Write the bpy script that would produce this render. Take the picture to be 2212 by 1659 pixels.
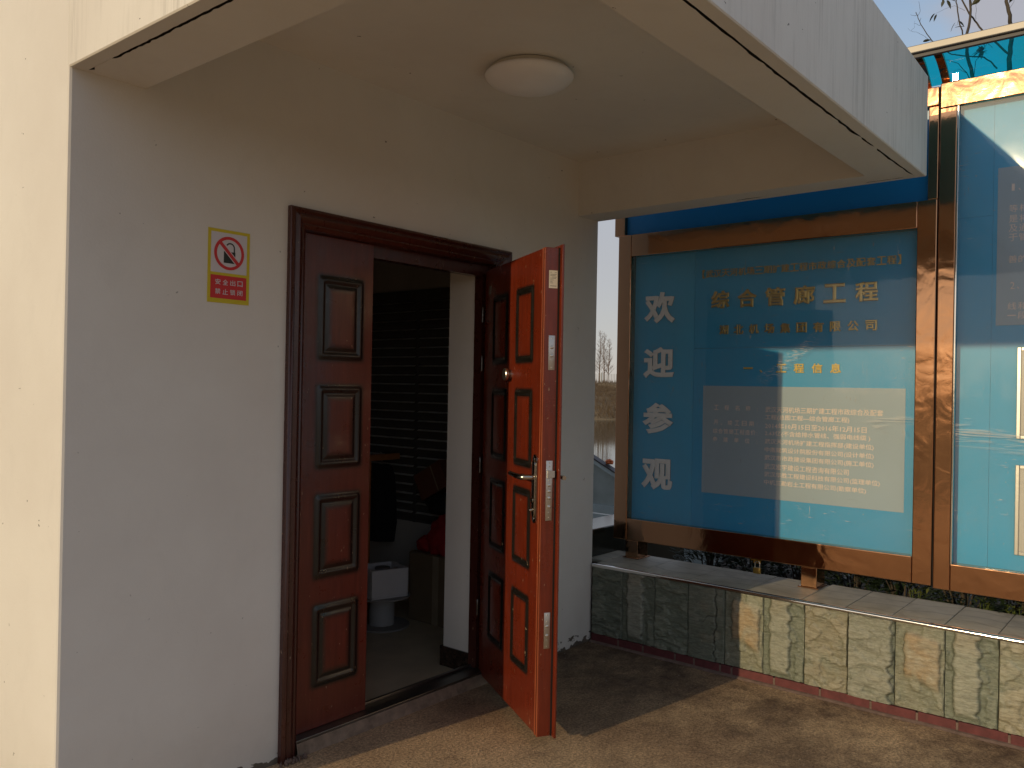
import bpy, bmesh, math, random
from mathutils import Vector, Matrix, noise

for o in list(bpy.data.objects):
    bpy.data.objects.remove(o)
S = bpy.context.scene
COL = S.collection
random.seed(7)

# ------------------------------------------------------------------ camera
YAW, PITCH, ROLL = 0.69, 0.0032, -0.0185
EYE = Vector((0, 0, 1.45))
F = Vector((math.cos(YAW) * math.cos(PITCH), math.sin(YAW) * math.cos(PITCH), math.sin(PITCH)))
R0 = Vector((math.sin(YAW), -math.cos(YAW), 0))
U0 = R0.cross(F)
R2 = (math.cos(ROLL) * R0 - math.sin(ROLL) * U0).normalized()
U2 = R2.cross(F)
cd = bpy.data.cameras.new('camera')
cd.sensor_width = 36.0
cd.lens = 36.0 * 1807.59 / 2212
cd.clip_start = 0.05
cd.clip_end = 3000
cam = bpy.data.objects.new('camera', cd)
COL.objects.link(cam)
cam.matrix_world = Matrix(((R2.x, U2.x, -F.x, 0), (R2.y, U2.y, -F.y, 0), (R2.z, U2.z, -F.z, EYE.z), (0, 0, 0, 1)))
S.camera = cam

# ------------------------------------------------------------------ light
TOSUN = Vector((-1.0, 0.16, 0.2272)).normalized()
SUN_EL = math.asin(TOSUN.z)
SUN_ROT = math.atan2(TOSUN.x, TOSUN.y)
W = bpy.data.worlds.new('World')
S.world = W
W.use_nodes = True
nt = W.node_tree
nt.nodes.clear()
wo = nt.nodes.new('ShaderNodeOutputWorld')
bg = nt.nodes.new('ShaderNodeBackground')
sky = nt.nodes.new('ShaderNodeTexSky')
sky.sky_type = 'NISHITA'
sky.sun_disc = False
sky.sun_elevation = SUN_EL
sky.sun_rotation = SUN_ROT
sky.dust_density = 0.35
sky.air_density = 1.0
sky.ozone_density = 1.0
SKY_STRENGTH = 0.15
bg.inputs[1].default_value = SKY_STRENGTH
tc = nt.nodes.new('ShaderNodeTexCoord')
mp = nt.nodes.new('ShaderNodeMapping')
mp.inputs['Location'].default_value = (-2.3, 1.7, 1.1)
mp.inputs['Scale'].default_value = (1.0, 1.0, 2.2)
cn = nt.nodes.new('ShaderNodeTexNoise')
cn.inputs['Scale'].default_value = 2.3
cn.inputs['Detail'].default_value = 6.0
cn.inputs['Roughness'].default_value = 0.52
cr = nt.nodes.new('ShaderNodeValToRGB')
cr.color_ramp.elements[0].position = 0.44
cr.color_ramp.elements[1].position = 0.55
cmul = nt.nodes.new('ShaderNodeMath')
cmul.operation = 'MULTIPLY'
cmul.inputs[1].default_value = 0.95
cmix = nt.nodes.new('ShaderNodeMix')
cmix.data_type = 'RGBA'
cmix.inputs[7].default_value = (3.6, 3.45, 3.6, 1)
# broken high cloud: brighter where the sky behind it is bright
cadd = nt.nodes.new('ShaderNodeMix')
cadd.data_type = 'RGBA'
cadd.inputs[0].default_value = 0.10
cadd.inputs[6].default_value = (2.75, 2.62, 2.78, 1)
L = nt.links.new
L(tc.outputs['Generated'], mp.inputs[0])
L(mp.outputs[0], cn.inputs[0])
L(cn.outputs[0], cr.inputs[0])
# the veil of cloud thickens towards the horizon all the way round
sx = nt.nodes.new('ShaderNodeSeparateXYZ')
hz = nt.nodes.new('ShaderNodeMapRange')
hz.interpolation_type = 'SMOOTHSTEP'
hz.inputs[1].default_value = 0.14
hz.inputs[2].default_value = 0.52
hz.inputs[3].default_value = 1.0
hz.inputs[4].default_value = 0.0
cmax = nt.nodes.new('ShaderNodeMath')
cmax.operation = 'MAXIMUM'
L(tc.outputs['Generated'], sx.inputs[0])
L(sx.outputs[2], hz.inputs[0])
L(cr.outputs[0], cmax.inputs[0])
L(hz.outputs[0], cmax.inputs[1])
L(cmax.outputs[0], cmul.inputs[0])
L(cmul.outputs[0], cmix.inputs[0])
L(sky.outputs[0], cmix.inputs[6])
L(sky.outputs[0], cadd.inputs[7])
L(cadd.outputs[2], cmix.inputs[7])
L(cmix.outputs[2], bg.inputs[0])
L(bg.outputs[0], wo.inputs[0])

sd = bpy.data.lights.new('sun', 'SUN')
sd.energy = 2.0
sd.angle = math.radians(0.53)
sd.color = (1.0, 0.76, 0.43)
sun = bpy.data.objects.new('sun', sd)
COL.objects.link(sun)
sun.rotation_euler = TOSUN.to_track_quat('Z', 'Y').to_euler()
sun.location = TOSUN * 30

S.view_settings.view_transform = 'Standard'
S.view_settings.look = 'None'
S.view_settings.gamma = 1.0
S.view_settings.exposure = 0.14
S.view_settings.use_curve_mapping = False
S.render.engine = 'CYCLES'
S.cycles.use_denoising = True
S.cycles.max_bounces = 10
S.cycles.diffuse_bounces = 5
S.cycles.glossy_bounces = 5
S.cycles.transparent_max_bounces = 16
S.cycles.sample_clamp_indirect = 6.0
S.cycles.caustics_reflective = False
S.cycles.caustics_refractive = False

# ------------------------------------------------------------------ helpers
ORIGIN = {}


def props(o, label=None, cat=None, group=None, kind=None):
    if label: o['label'] = label
    if cat: o['category'] = cat
    if group: o['group'] = group
    if kind: o['kind'] = kind
    return o


def thing(name, loc, label, cat, group=None):
    o = bpy.data.objects.new(name, None)
    o.empty_display_size = 0.1
    o.location = loc
    COL.objects.link(o)
    ORIGIN[o] = Vector(loc)
    return props(o, label, cat, group)


def mk(name, bm, mat, parent=None, smooth=None, origin=None):
    """bm in world coordinates; linked under parent (whose origin is subtracted)"""
    org = ORIGIN[parent] if parent else (Vector(origin) if origin else Vector((0, 0, 0)))
    bmesh.ops.translate(bm, verts=bm.verts, vec=-org)
    bmesh.ops.recalc_face_normals(bm, faces=bm.faces)
    me = bpy.data.meshes.new(name)
    bm.to_mesh(me)
    bm.free()
    mats = mat if isinstance(mat, (list, tuple)) else [mat]
    for m in mats: me.materials.append(m)
    o = bpy.data.objects.new(name, me)
    COL.objects.link(o)
    if parent: o.parent = parent
    elif origin: o.location = origin
    ORIGIN[o] = org
    if smooth is not None:
        for p in me.polygons: p.use_smooth = True
        if smooth < 180:
            me.set_sharp_from_angle(angle=math.radians(smooth))
    return o


def BM():
    return bmesh.new()


def ident(a, b, c):
    return Vector((a, b, c))


def box(bm, x0, x1, y0, y1, z0, z1, bev=0.0, seg=2, T=ident, mi=0):
    t = bmesh.new()
    vs = [t.verts.new((x, y, z)) for x in (x0, x1) for y in (y0, y1) for z in (z0, z1)]
    for f in ((0, 1, 3, 2), (4, 6, 7, 5), (0, 4, 5, 1), (2, 3, 7, 6), (0, 2, 6, 4), (1, 5, 7, 3)):
        t.faces.new([vs[i] for i in f])
    bmesh.ops.recalc_face_normals(t, faces=t.faces)
    if bev > 0:
        bmesh.ops.bevel(t, geom=t.edges[:], offset=bev, segments=seg, profile=0.5, affect='EDGES')
    merge(bm, t, T, mi)


def merge(bm, t, T=ident, mi=0):
    m = {v: bm.verts.new(T(*v.co)) for v in t.verts}
    for f in t.faces:
        g = bm.faces.new([m[v] for v in f.verts])
        g.material_index = mi
    t.free()


def lathe(bm, prof, c, axis=(0, 0, 1), n=32, T=None, mi=0):
    """prof: (radius, height) list, axis direction"""
    ax = Vector(axis).normalized()
    e1 = ax.orthogonal().normalized()
    e2 = ax.cross(e1)
    c = Vector(c)
    rings = []
    for r, h in prof:
        if r < 1e-6:
            rings.append([bm.verts.new(c + ax * h)])
        else:
            rings.append([bm.verts.new(c + ax * h + (e1 * math.cos(2 * math.pi * i / n) + e2 * math.sin(2 * math.pi * i / n)) * r) for i in range(n)])
    for a, b in zip(rings, rings[1:]):
        for i in range(n):
            j = (i + 1) % n
            if len(a) == 1 and len(b) == 1: continue
            if len(a) == 1: f = bm.faces.new((a[0], b[i], b[j]))
            elif len(b) == 1: f = bm.faces.new((a[i], a[j], b[0]))
            else: f = bm.faces.new((a[i], a[j], b[j], b[i]))
            f.material_index = mi


def tube(bm, pts, rad, n=8, caps=True):
    pts = [Vector(p) for p in pts]
    if not isinstance(rad, (list, tuple)): rad = [rad] * len(pts)
    rings = []
    prev = None
    for i, p in enumerate(pts):
        d = (pts[min(i + 1, len(pts) - 1)] - pts[max(i - 1, 0)])
        if d.length < 1e-9: d = Vector((0, 0, 1))
        d.normalize()
        if prev is None: e1 = d.orthogonal().normalized()
        else:
            e1 = prev - d * prev.dot(d)
            if e1.length < 1e-6: e1 = d.orthogonal()
            e1.normalize()
        prev = e1
        e2 = d.cross(e1)
        rings.append([bm.verts.new(p + (e1 * math.cos(2 * math.pi * k / n) + e2 * math.sin(2 * math.pi * k / n)) * rad[i]) for k in range(n)])
    for a, b in zip(rings, rings[1:]):
        for k in range(n):
            bm.faces.new((a[k], a[(k + 1) % n], b[(k + 1) % n], b[k]))
    if caps and n > 2:
        bm.faces.new(rings[0]); bm.faces.new(rings[-1])


def prism(bm, poly, d0, d1, T, bev=0.0, mi=0):
    """poly of (a,b); extruded d0..d1 along the third axis; T maps (a,b,d) to world"""
    t = bmesh.new()
    lo = [t.verts.new((a, b, d0)) for a, b in poly]
    hi = [t.verts.new((a, b, d1)) for a, b in poly]
    n = len(poly)
    t.faces.new(lo); t.faces.new(hi)
    for i in range(n): t.faces.new((lo[i], lo[(i + 1) % n], hi[(i + 1) % n], hi[i]))
    bmesh.ops.recalc_face_normals(t, faces=t.faces)
    if bev: bmesh.ops.bevel(t, geom=t.edges[:], offset=bev, segments=2, profile=0.5, affect='EDGES')
    merge(bm, t, T, mi)


# ------------------------------------------------------------------ materials
def lin(r, g, b):
    f = lambda c: (c / 255 / 12.92) if c / 255 <= 0.04045 else ((c / 255 + 0.055) / 1.055) ** 2.4
    return (f(r), f(g), f(b), 1)


FIX = []


class N:
    """tiny node-graph helper"""
    def __init__(s, name):
        s.m = bpy.data.materials.new(name)
        s.m.use_nodes = True
        s.t = s.m.node_tree
        s.p = s.t.nodes['Principled BSDF']
        s.out = s.t.nodes['Material Output']
        s.geo = s.t.nodes.new('ShaderNodeNewGeometry')
        s.tex = s.t.nodes.new('ShaderNodeTexCoord')

    def n(s, typ, **kw):
        x = s.t.nodes.new(typ)
        for k, v in kw.items(): setattr(x, k, v)
        return x

    def l(s, a, b):
        s.t.links.new(a, b)

    def pos(s, scale=(1, 1, 1), loc=(0, 0, 0), rot=(0, 0, 0), src=None):
        m = s.n('ShaderNodeMapping')
        m.inputs['Scale'].default_value = scale
        m.inputs['Location'].default_value = loc
        m.inputs['Rotation'].default_value = rot
        s.l(src or s.geo.outputs['Position'], m.inputs[0])
        return m.outputs[0]

    def noise(s, vec, scale, detail=4, rough=0.55, dist=0):
        x = s.n('ShaderNodeTexNoise')
        x.inputs['Scale'].default_value = scale
        x.inputs['Detail'].default_value = detail
        x.inputs['Roughness'].default_value = rough
        x.inputs['Distortion'].default_value = dist
        s.l(vec, x.inputs[0])
        return x.outputs[0]

    def ramp(s, v, *stops):
        r = s.n('ShaderNodeValToRGB')
        e = r.color_ramp.elements
        while len(e) < len(stops): e.new(0.5)
        for k, (p, c) in enumerate(stops):
            e[k].position = p
            e[k].color = c if isinstance(c, (tuple, list)) else (c, c, c, 1)
        s.l(v, r.inputs[0])
        return r.outputs[0]

    def mix(s, fac, a, b, mode='MIX'):
        x = s.n('ShaderNodeMix', data_type='RGBA', blend_type=mode)
        for i, v in ((0, fac), (6, a), (7, b)):
            if isinstance(v, (int, float)): x.inputs[i].default_value = v if i == 0 else (v, v, v, 1)
            elif isinstance(v, tuple): x.inputs[i].default_value = v
            else: s.l(v, x.inputs[i])
        return x.outputs[2]

    def math(s, op, a, b=0.0, c=None):
        x = s.n('ShaderNodeMath', operation=op)
        for i, v in enumerate((a, b) + ((c,) if c is not None else ())):
            if isinstance(v, (int, float)): x.inputs[i].default_value = v
            else: s.l(v, x.inputs[i])
        return x.outputs[0]

    def fresnel(s, ior):
        f = s.n('ShaderNodeFresnel')
        m = s.math('ADD', ior, s.math('MULTIPLY', s.geo.outputs['Backfacing'], 1 / ior - ior))
        s.l(m, f.inputs['IOR'])
        return f

    def bump(s, h, strength=0.3, dist=0.01, normal=None):
        b = s.n('ShaderNodeBump')
        b.inputs['Strength'].default_value = strength
        b.inputs['Distance'].default_value = dist
        s.l(h, b.inputs['Height'])
        if normal is not None: s.l(normal, b.inputs['Normal'])
        s.l(b.outputs[0], s.p.inputs['Normal'])
        return b.outputs[0]

    def set(s, **kw):
        names = dict(color='Base Color', rough='Roughness', metal='Metallic', ior='IOR', coat='Coat Weight', coatr='Coat Roughness', spec='Specular IOR Level', trans='Transmission Weight', sss='Subsurface Weight')
        for k, v in kw.items():
            i = s.p.inputs[names[k]]
            if isinstance(v, (int, float)): i.default_value = v
            elif isinstance(v, tuple): i.default_value = v
            else: s.l(v, i)
        return s


def plain(name, color, rough=0.5, metal=0.0, var=0.12, scale=8, bump=0.0, bscale=60, spec=0.5):
    g = N(name)
    v = g.noise(g.pos(src=g.tex.outputs['Object']), scale, 5)
    k = g.ramp(v, (0.3, 1 - var), (0.7, 1 + var))
    c = color if len(color) == 4 else (*color, 1)
    g.set(color=g.mix(1.0, c, k, 'MULTIPLY'), rough=rough, metal=metal, spec=spec)
    if bump: g.bump(g.noise(g.pos(src=g.tex.outputs['Object']), bscale, 4), bump, 0.004)
    return g.m


def sep(g, which):
    x = g.n('ShaderNodeSeparateXYZ')
    g.l(g.geo.outputs['Position'], x.inputs[0])
    return x.outputs[which]


def make_plaster(name, streaks):
    g = N(name)
    P = g.pos()
    big = g.ramp(g.noise(P, 1.3, 5, 0.6), (0.35, (0.73, 0.70, 0.65, 1)), (0.65, (0.79, 0.77, 0.72, 1)))
    smear = g.ramp(g.noise(g.pos((1, 1, 0.6)), 5.5, 6, 0.7, 0.6), (0.30, 0.93), (0.46, 1.0))
    c = g.mix(0.5, big, g.mix(1.0, big, smear, 'MULTIPLY'))
    # rain streaks above the canopy edge, z > 2.4
    z = sep(g, 2)
    st = g.ramp(g.noise(g.pos((1, 1, 0.03)), 66, 5, 0.75), (0.40, 1.0), (0.56, 0.0))
    st2 = g.ramp(g.noise(g.pos((1, 1, 0.25)), 7, 4, 0.6), (0.42, 0.0), (0.62, 1.0))
    up = g.math('GREATER_THAN', z, 2.40)
    m = g.math('MULTIPLY', g.math('MULTIPLY', st, st2), up)
    c = g.mix(g.math('MULTIPLY', m, streaks), c, (0.30, 0.29, 0.26, 1))
    # scuffs and small black specks
    sp = g.ramp(g.noise(P, 38, 2, 0.5), (0.785, 0.0), (0.80, 1.0))
    c = g.mix(g.math('MULTIPLY', sp, 0.5), c, (0.12, 0.11, 0.10, 1))
    # flaked paint along the foot of the wall
    low = g.n('ShaderNodeMapRange')
    g.l(z, low.inputs[0])
    low.inputs[1].default_value = 0.0; low.inputs[2].default_value = 0.075
    low.inputs[3].default_value = 0.20; low.inputs[4].default_value = -0.12
    fl = g.math('ADD', g.noise(g.pos((1, 1, 1.6)), 17, 4, 0.6), low.outputs[0])
    fl = g.ramp(fl, (0.60, 0.0), (0.63, 1.0))
    c = g.mix(fl, c, (0.045, 0.032, 0.025, 1))
    dirt = g.n('ShaderNodeMapRange')
    g.l(z, dirt.inputs[0])
    dirt.inputs[1].default_value = 0.0; dirt.inputs[2].default_value = 0.35
    dirt.inputs[3].default_value = 0.5; dirt.inputs[4].default_value = 0.0
    c = g.mix(g.math('MULTIPLY', dirt.outputs[0], g.noise(P, 6, 5, 0.7)), c, (0.36, 0.31, 0.24, 1))
    g.set(color=c, rough=0.62, spec=0.35)
    h = g.math('ADD', g.math('MULTIPLY', g.noise(P, 3.2, 3), 1.0), g.math('MULTIPLY', g.noise(P, 110, 3), 0.14))
    g.bump(h, 0.17, 0.02)
    return g.m


def make_paving():
    g = N('sandy_paving')
    P = g.pos()
    base = g.ramp(g.noise(P, 0.9, 6, 0.6), (0.36, (0.50, 0.335, 0.20, 1)), (0.66, (0.74, 0.53, 0.32, 1)))
    grain = g.ramp(g.noise(P, 85, 5, 0.80), (0.34, 0.36), (0.64, 1.55))
    c = g.mix(1.0, base, grain, 'MULTIPLY')
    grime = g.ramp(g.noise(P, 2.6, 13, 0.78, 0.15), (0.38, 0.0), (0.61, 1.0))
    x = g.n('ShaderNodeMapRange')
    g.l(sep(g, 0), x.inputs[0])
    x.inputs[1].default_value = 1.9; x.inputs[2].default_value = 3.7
    x.inputs[3].default_value = 0.12; x.inputs[4].default_value = 0.86  # grime grows towards the wall, painting in part of the shade there
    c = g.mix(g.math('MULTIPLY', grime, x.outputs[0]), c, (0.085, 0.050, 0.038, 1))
    sp = g.ramp(g.noise(P, 6, 11, 0.82, 0.2), (0.55, 0.0), (0.68, 1.0))
    c = g.mix(g.math('MULTIPLY', sp, 0.62), c, (0.055, 0.036, 0.028, 1))
    # stained corner between house end and stone wall, plus corner shade painted in
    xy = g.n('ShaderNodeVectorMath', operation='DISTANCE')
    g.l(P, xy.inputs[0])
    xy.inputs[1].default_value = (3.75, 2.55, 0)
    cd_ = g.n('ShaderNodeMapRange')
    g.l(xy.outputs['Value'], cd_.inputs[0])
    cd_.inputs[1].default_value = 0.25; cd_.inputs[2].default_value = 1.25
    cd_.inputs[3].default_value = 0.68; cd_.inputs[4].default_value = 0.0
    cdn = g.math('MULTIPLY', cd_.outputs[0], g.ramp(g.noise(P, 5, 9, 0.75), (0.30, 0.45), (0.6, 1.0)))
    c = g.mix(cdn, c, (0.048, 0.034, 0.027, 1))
    gr = g.ramp(g.noise(P, 70, 2, 0.5), (0.72, 0.0), (0.745, 1.0))
    c = g.mix(g.math('MULTIPLY', gr, 0.7), c, (0.55, 0.52, 0.47, 1))
    g.set(color=c, rough=0.88, spec=0.25)
    h = g.math('ADD', g.math('MULTIPLY', g.noise(P, 85, 5, 0.75), 1.0), g.math('MULTIPLY', g.noise(P, 14, 4), 0.7))
    g.bump(h, 0.9, 0.012)
    return g.m


def make_bronze():
    g = N('rose_bronze_steel')
    P = g.pos()
    g.set(color=(0.53, 0.29, 0.165, 1), metal=1.0)
    r = g.ramp(g.noise(P, 9, 5, 0.7), (0.35, 0.085), (0.75, 0.120))
    g.set(rough=r)
    dent = g.noise(P, 7.5, 2, 0.4, 0.8)
    scr = g.noise(g.pos((1, 1, 3.0)), 60, 3, 0.7, 1.5)
    b1 = g.bump(dent, 0.23, 0.010)
    swirl = g.noise(P, 15, 2, 0.5, 3.0)
    b2_ = g.bump(swirl, 0.05, 0.003, b1)
    g.bump(scr, 0.02, 0.004, b2_)
    mark = g.ramp(g.noise(g.pos((1, 1, 4.0), rot=(0.6, 0, 0)), 45, 4, 0.75, 1.2), (0.62, 0.0), (0.72, 1.0))
    mark = g.math('MULTIPLY', mark, g.ramp(g.noise(P, 4.5, 3), (0.50, 0.0), (0.66, 1.0)))
    g.set(rough=g.math('ADD', r, g.math('MULTIPLY', mark, 0.12)))
    return g.m


def make_steel(name, col, rough, bumpy=0.0):
    g = N(name)
    g.set(color=(*col, 1), metal=1.0, rough=rough)
    if bumpy: g.bump(g.noise(g.pos(), 40, 3), bumpy, 0.003)
    return g.m


def make_stone():
    g = N('green_quartzite')
    P = g.pos()
    info = g.n('ShaderNodeObjectInfo')
    off = g.n('ShaderNodeVectorMath', operation='MULTIPLY_ADD')
    g.l(info.outputs['Random'], off.inputs[0])
    off.inputs[1].default_value = (13, 7, 5)
    g.l(P, off.inputs[2])
    V = off.outputs[0]
    at = lambda q: g.n('ShaderNodeAttribute', attribute_name=q).outputs['Fac']
    t = g.math('ADD', at('tone'), g.math('MULTIPLY', g.math('SUBTRACT', g.noise(g.pos((1, 1, 2.2), src=V), 11, 7, 0.7, 0.8), 0.5), 1.0))
    base = g.ramp(t, (0.0, (0.115, 0.140, 0.105, 1)), (0.35, (0.185, 0.210, 0.162, 1)), (0.62, (0.262, 0.277, 0.222, 1)), (0.95, (0.345, 0.348, 0.285, 1)))
    och = g.math('MULTIPLY', at('ochre'), g.ramp(g.noise(V, 8, 5, 0.6, 0.5), (0.30, 0.15), (0.58, 1.0)))
    c = g.mix(och, base, g.mix(g.noise(V, 20, 5, 0.7), (0.22, 0.165, 0.095, 1), (0.37, 0.285, 0.175, 1)))
    ve = g.ramp(g.noise(g.pos((0.7, 0.7, 4.5), src=V), 26, 5, 0.7, 0.8), (0.40, 0.55), (0.56, 1.12))
    c = g.mix(0.55, c, g.mix(1.0, c, ve, 'MULTIPLY'))
    c = g.mix(g.math('MULTIPLY', at('dirt'), g.ramp(g.noise(V, 30, 4), (0.3, 0.3), (0.55, 1.0))), c, (0.060, 0.062, 0.048, 1))
    vr = g.math('ADD', 0.84, g.math('MULTIPLY', info.outputs['Random'], 0.32))
    vc = g.n('ShaderNodeVectorMath', operation='SCALE')
    g.l(c, vc.inputs[0]); g.l(vr, vc.inputs['Scale'])
    c = vc.outputs[0]
    gl = g.ramp(g.noise(V, 160, 2, 0.6), (0.66, 0.0), (0.74, 1.0))
    c = g.mix(g.math('MULTIPLY', gl, 0.35), c, (0.62, 0.60, 0.52, 1))
    g.set(color=c, rough=g.ramp(g.noise(V, 70, 3), (0.4, 0.30), (0.6, 0.62)), spec=0.55)
    h = g.math('ADD', g.math('MULTIPLY', g.noise(g.pos((0.8, 0.8, 2.6), src=V), 55, 5, 0.7, 0.5), 1.0), g.math('MULTIPLY', g.noise(V, 180, 3, 0.7), 0.45))
    g.bump(h, 0.55, 0.006)
    return g.m


def make_coping():
    g = N('grey_slate_coping')
    info = g.n('ShaderNodeObjectInfo')
    off = g.n('ShaderNodeVectorMath', operation='MULTIPLY_ADD')
    g.l(info.outputs['Random'], off.inputs[0])
    off.inputs[1].default_value = (11, 17, 3)
    g.l(g.pos(), off.inputs[2])
    V = off.outputs[0]
    c = g.ramp(g.noise(V, 6, 6, 0.6, 0.8), (0.3, (0.31, 0.285, 0.225, 1)), (0.5, (0.43, 0.395, 0.315, 1)), (0.72, (0.52, 0.48, 0.39, 1)))
    w = g.n('ShaderNodeTexWave')
    w.inputs['Scale'].default_value = 2.6
    w.inputs['Distortion'].default_value = 7.0
    w.inputs['Detail'].default_value = 3.0
    g.l(V, w.inputs[0])
    ve = g.ramp(w.outputs[1], (0.0, 1.0), (0.05, 0.0))
    c = g.mix(g.math('MULTIPLY', ve, 0.45), c, (0.17, 0.15, 0.12, 1))
    g.set(color=c, rough=0.52)
    g.bump(g.math('ADD', g.noise(V, 10, 5, 0.6, 0.8), g.math('MULTIPLY', ve, -0.12)), 0.35, 0.008)
    return g.m


def make_wood(name, base, rough=0.28):
    """wood-print lacquered steel; point attribute 'dark' = sprayed black shading round the mouldings"""
    g = N(name)
    P = g.pos((1, 1, 0.07))
    gr = g.ramp(g.noise(P, 70, 4, 0.65, 0.4), (0.3, 0.74), (0.7, 1.2))
    c = g.mix(1.0, (*base, 1), gr, 'MULTIPLY')
    c = g.mix(0.7, c, g.mix(1.0, c, g.ramp(g.noise(g.pos(), 3.5, 4), (0.3, 0.8), (0.7, 1.15)), 'MULTIPLY'))
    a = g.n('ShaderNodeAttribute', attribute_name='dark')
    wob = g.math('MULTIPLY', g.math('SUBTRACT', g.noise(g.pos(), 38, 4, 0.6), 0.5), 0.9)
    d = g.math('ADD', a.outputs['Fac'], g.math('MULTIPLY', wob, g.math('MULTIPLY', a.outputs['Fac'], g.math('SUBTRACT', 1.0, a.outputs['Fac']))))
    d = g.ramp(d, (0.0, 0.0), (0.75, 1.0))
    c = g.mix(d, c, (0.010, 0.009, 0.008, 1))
    sc = g.ramp(g.noise(g.pos((1, 1, 0.5), rot=(0.5, 0.3, 0.2)), 75, 2, 0.5), (0.722, 0.0), (0.745, 1.0))
    c = g.mix(g.math('MULTIPLY', sc, 0.5), c, (0.50, 0.36, 0.24, 1))
    g.set(color=c, rough=g.ramp(g.noise(g.pos(), 12, 4), (0.3, rough - 0.05), (0.7, rough + 0.12)), coat=0.25, coatr=0.15)
    g.bump(g.noise(g.pos((1, 1, 0.35)), 160, 3), 0.05, 0.002)
    return g.m


def make_glass():
    """clear acrylic pane: transparent + mirror reflection, with dust and scuffs that scatter light"""
    g = N('scuffed_clear_acrylic')
    g.t.nodes.remove(g.p)
    P = g.pos()
    fr = g.fresnel(1.50)
    wav = g.n('ShaderNodeBump')
    wav.inputs['Strength'].default_value = 0.05
    wav.inputs['Distance'].default_value = 0.012
    g.l(g.noise(g.pos(), 4.5, 2, 0.4, 0.6), wav.inputs['Height'])
    tr = g.n('ShaderNodeBsdfTransparent')
    tr.inputs[0].default_value = (0.97, 0.98, 0.985, 1)
    gl = g.n('ShaderNodeBsdfAnisotropic')
    gl.inputs['Roughness'].default_value = 0.035
    g.l(wav.outputs[0], gl.inputs['Normal'])
    g.l(wav.outputs[0], fr.inputs['Normal'])
    m1 = g.n('ShaderNodeMixShader')
    g.l(g.math('MULTIPLY', fr.outputs[0], 0.60), m1.inputs[0]); g.l(tr.outputs[0], m1.inputs[1]); g.l(gl.outputs[0], m1.inputs[2])
    df = g.n('ShaderNodeBsdfDiffuse')
    df.inputs[0].default_value = (0.80, 0.79, 0.76, 1)
    haze = g.math('MULTIPLY', g.ramp(g.noise(P, 2.4, 5, 0.65), (0.3, 0.25), (0.75, 1.0)), 0.052)
    s1 = g.ramp(g.noise(g.pos((1, 3.2, 26), rot=(0.55, 0, 0)), 3.2, 4, 0.75, 0.6), (0.62, 0.0), (0.68, 1.0))
    s1 = g.math('MULTIPLY', s1, g.ramp(g.noise(P, 2.6, 3), (0.52, 0.0), (0.66, 1.0)))
    s2 = g.ramp(g.noise(g.pos((1, 20, 2.0), rot=(0.75, 0, 0)), 5, 4, 0.75, 0.4), (0.64, 0.0), (0.70, 1.0))
    s2 = g.math('MULTIPLY', s2, g.ramp(g.noise(g.pos(loc=(3, 1, 4)), 3.1, 3), (0.54, 0.0), (0.66, 1.0)))
    dots = g.ramp(g.noise(P, 95, 2), (0.735, 0.0), (0.76, 1.0))
    yy, zz = sep(g, 1), sep(g, 2)
    a_ = g.math('SUBTRACT', 1.83, yy)
    b_ = g.math('SUBTRACT', zz, 1.50)
    dd = g.math('ADD', g.math('MULTIPLY', a_, -0.619), g.math('MULTIPLY', b_, 0.785))
    al = g.math('ADD', g.math('MULTIPLY', a_, 0.785), g.math('MULTIPLY', b_, 0.619))
    md = g.math('SUBTRACT', 1.0, g.math('MULTIPLY', g.math('ABSOLUTE', dd), 26.0))
    ml = g.math('SUBTRACT', 1.0, g.math('MULTIPLY', g.math('ABSOLUTE', g.math('SUBTRACT', al, 0.19)), 4.2))
    tick = g.ramp(g.noise(g.pos((1, 9, 60), rot=(-0.55, 0, 0)), 3.0, 3, 0.7), (0.50, 0.0), (0.62, 1.0))
    burst = g.math('MULTIPLY', g.math('MINIMUM', g.math('MAXIMUM', g.math('MINIMUM', md, ml), 0.0), 0.6), tick)
    zc = g.math('ADD', 1.285, g.math('MULTIPLY', g.math('SUBTRACT', yy, 1.0), 0.10))
    cz_ = g.math('SUBTRACT', 1.0, g.math('MULTIPLY', g.math('ABSOLUTE', g.math('SUBTRACT', zz, zc)), 15.0))
    side_ = g.math('MULTIPLY', g.math('SUBTRACT', 1.32, yy), 6.0)
    wr = g.ramp(g.noise(g.pos((1, 1.6, 20), rot=(0.10, 0, 0)), 2.6, 4, 0.6, 0.8), (0.50, 0.0), (0.66, 1.0))
    crease = g.math('MULTIPLY', g.math('MINIMUM', g.math('MAXIMUM', g.math('MINIMUM', cz_, side_), 0.0), 1.0), wr)
    dots = g.math('MAXIMUM', dots, g.math('MAXIMUM', burst, crease))
    fac = g.math('MINIMUM', g.math('ADD', haze, g.math('MULTIPLY', g.math('MAXIMUM', g.math('MAXIMUM', s1, s2), dots), 0.45)), 0.8)
    m2 = g.n('ShaderNodeMixShader')
    gh = g.n('ShaderNodeBsdfAnisotropic')      # fine haze of the scratched surface
    gh.inputs['Roughness'].default_value = 0.33
    mh = g.n('ShaderNodeMixShader')
    mh.inputs[0].default_value = 0.010
    g.l(m1.outputs[0], mh.inputs[1]); g.l(gh.outputs[0], mh.inputs[2])
    g.l(fac, m2.inputs[0]); g.l(mh.outputs[0], m2.inputs[1]); g.l(df.outputs[0], m2.inputs[2])
    g.l(m2.outputs[0], g.out.inputs[0])
    return g.m


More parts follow.
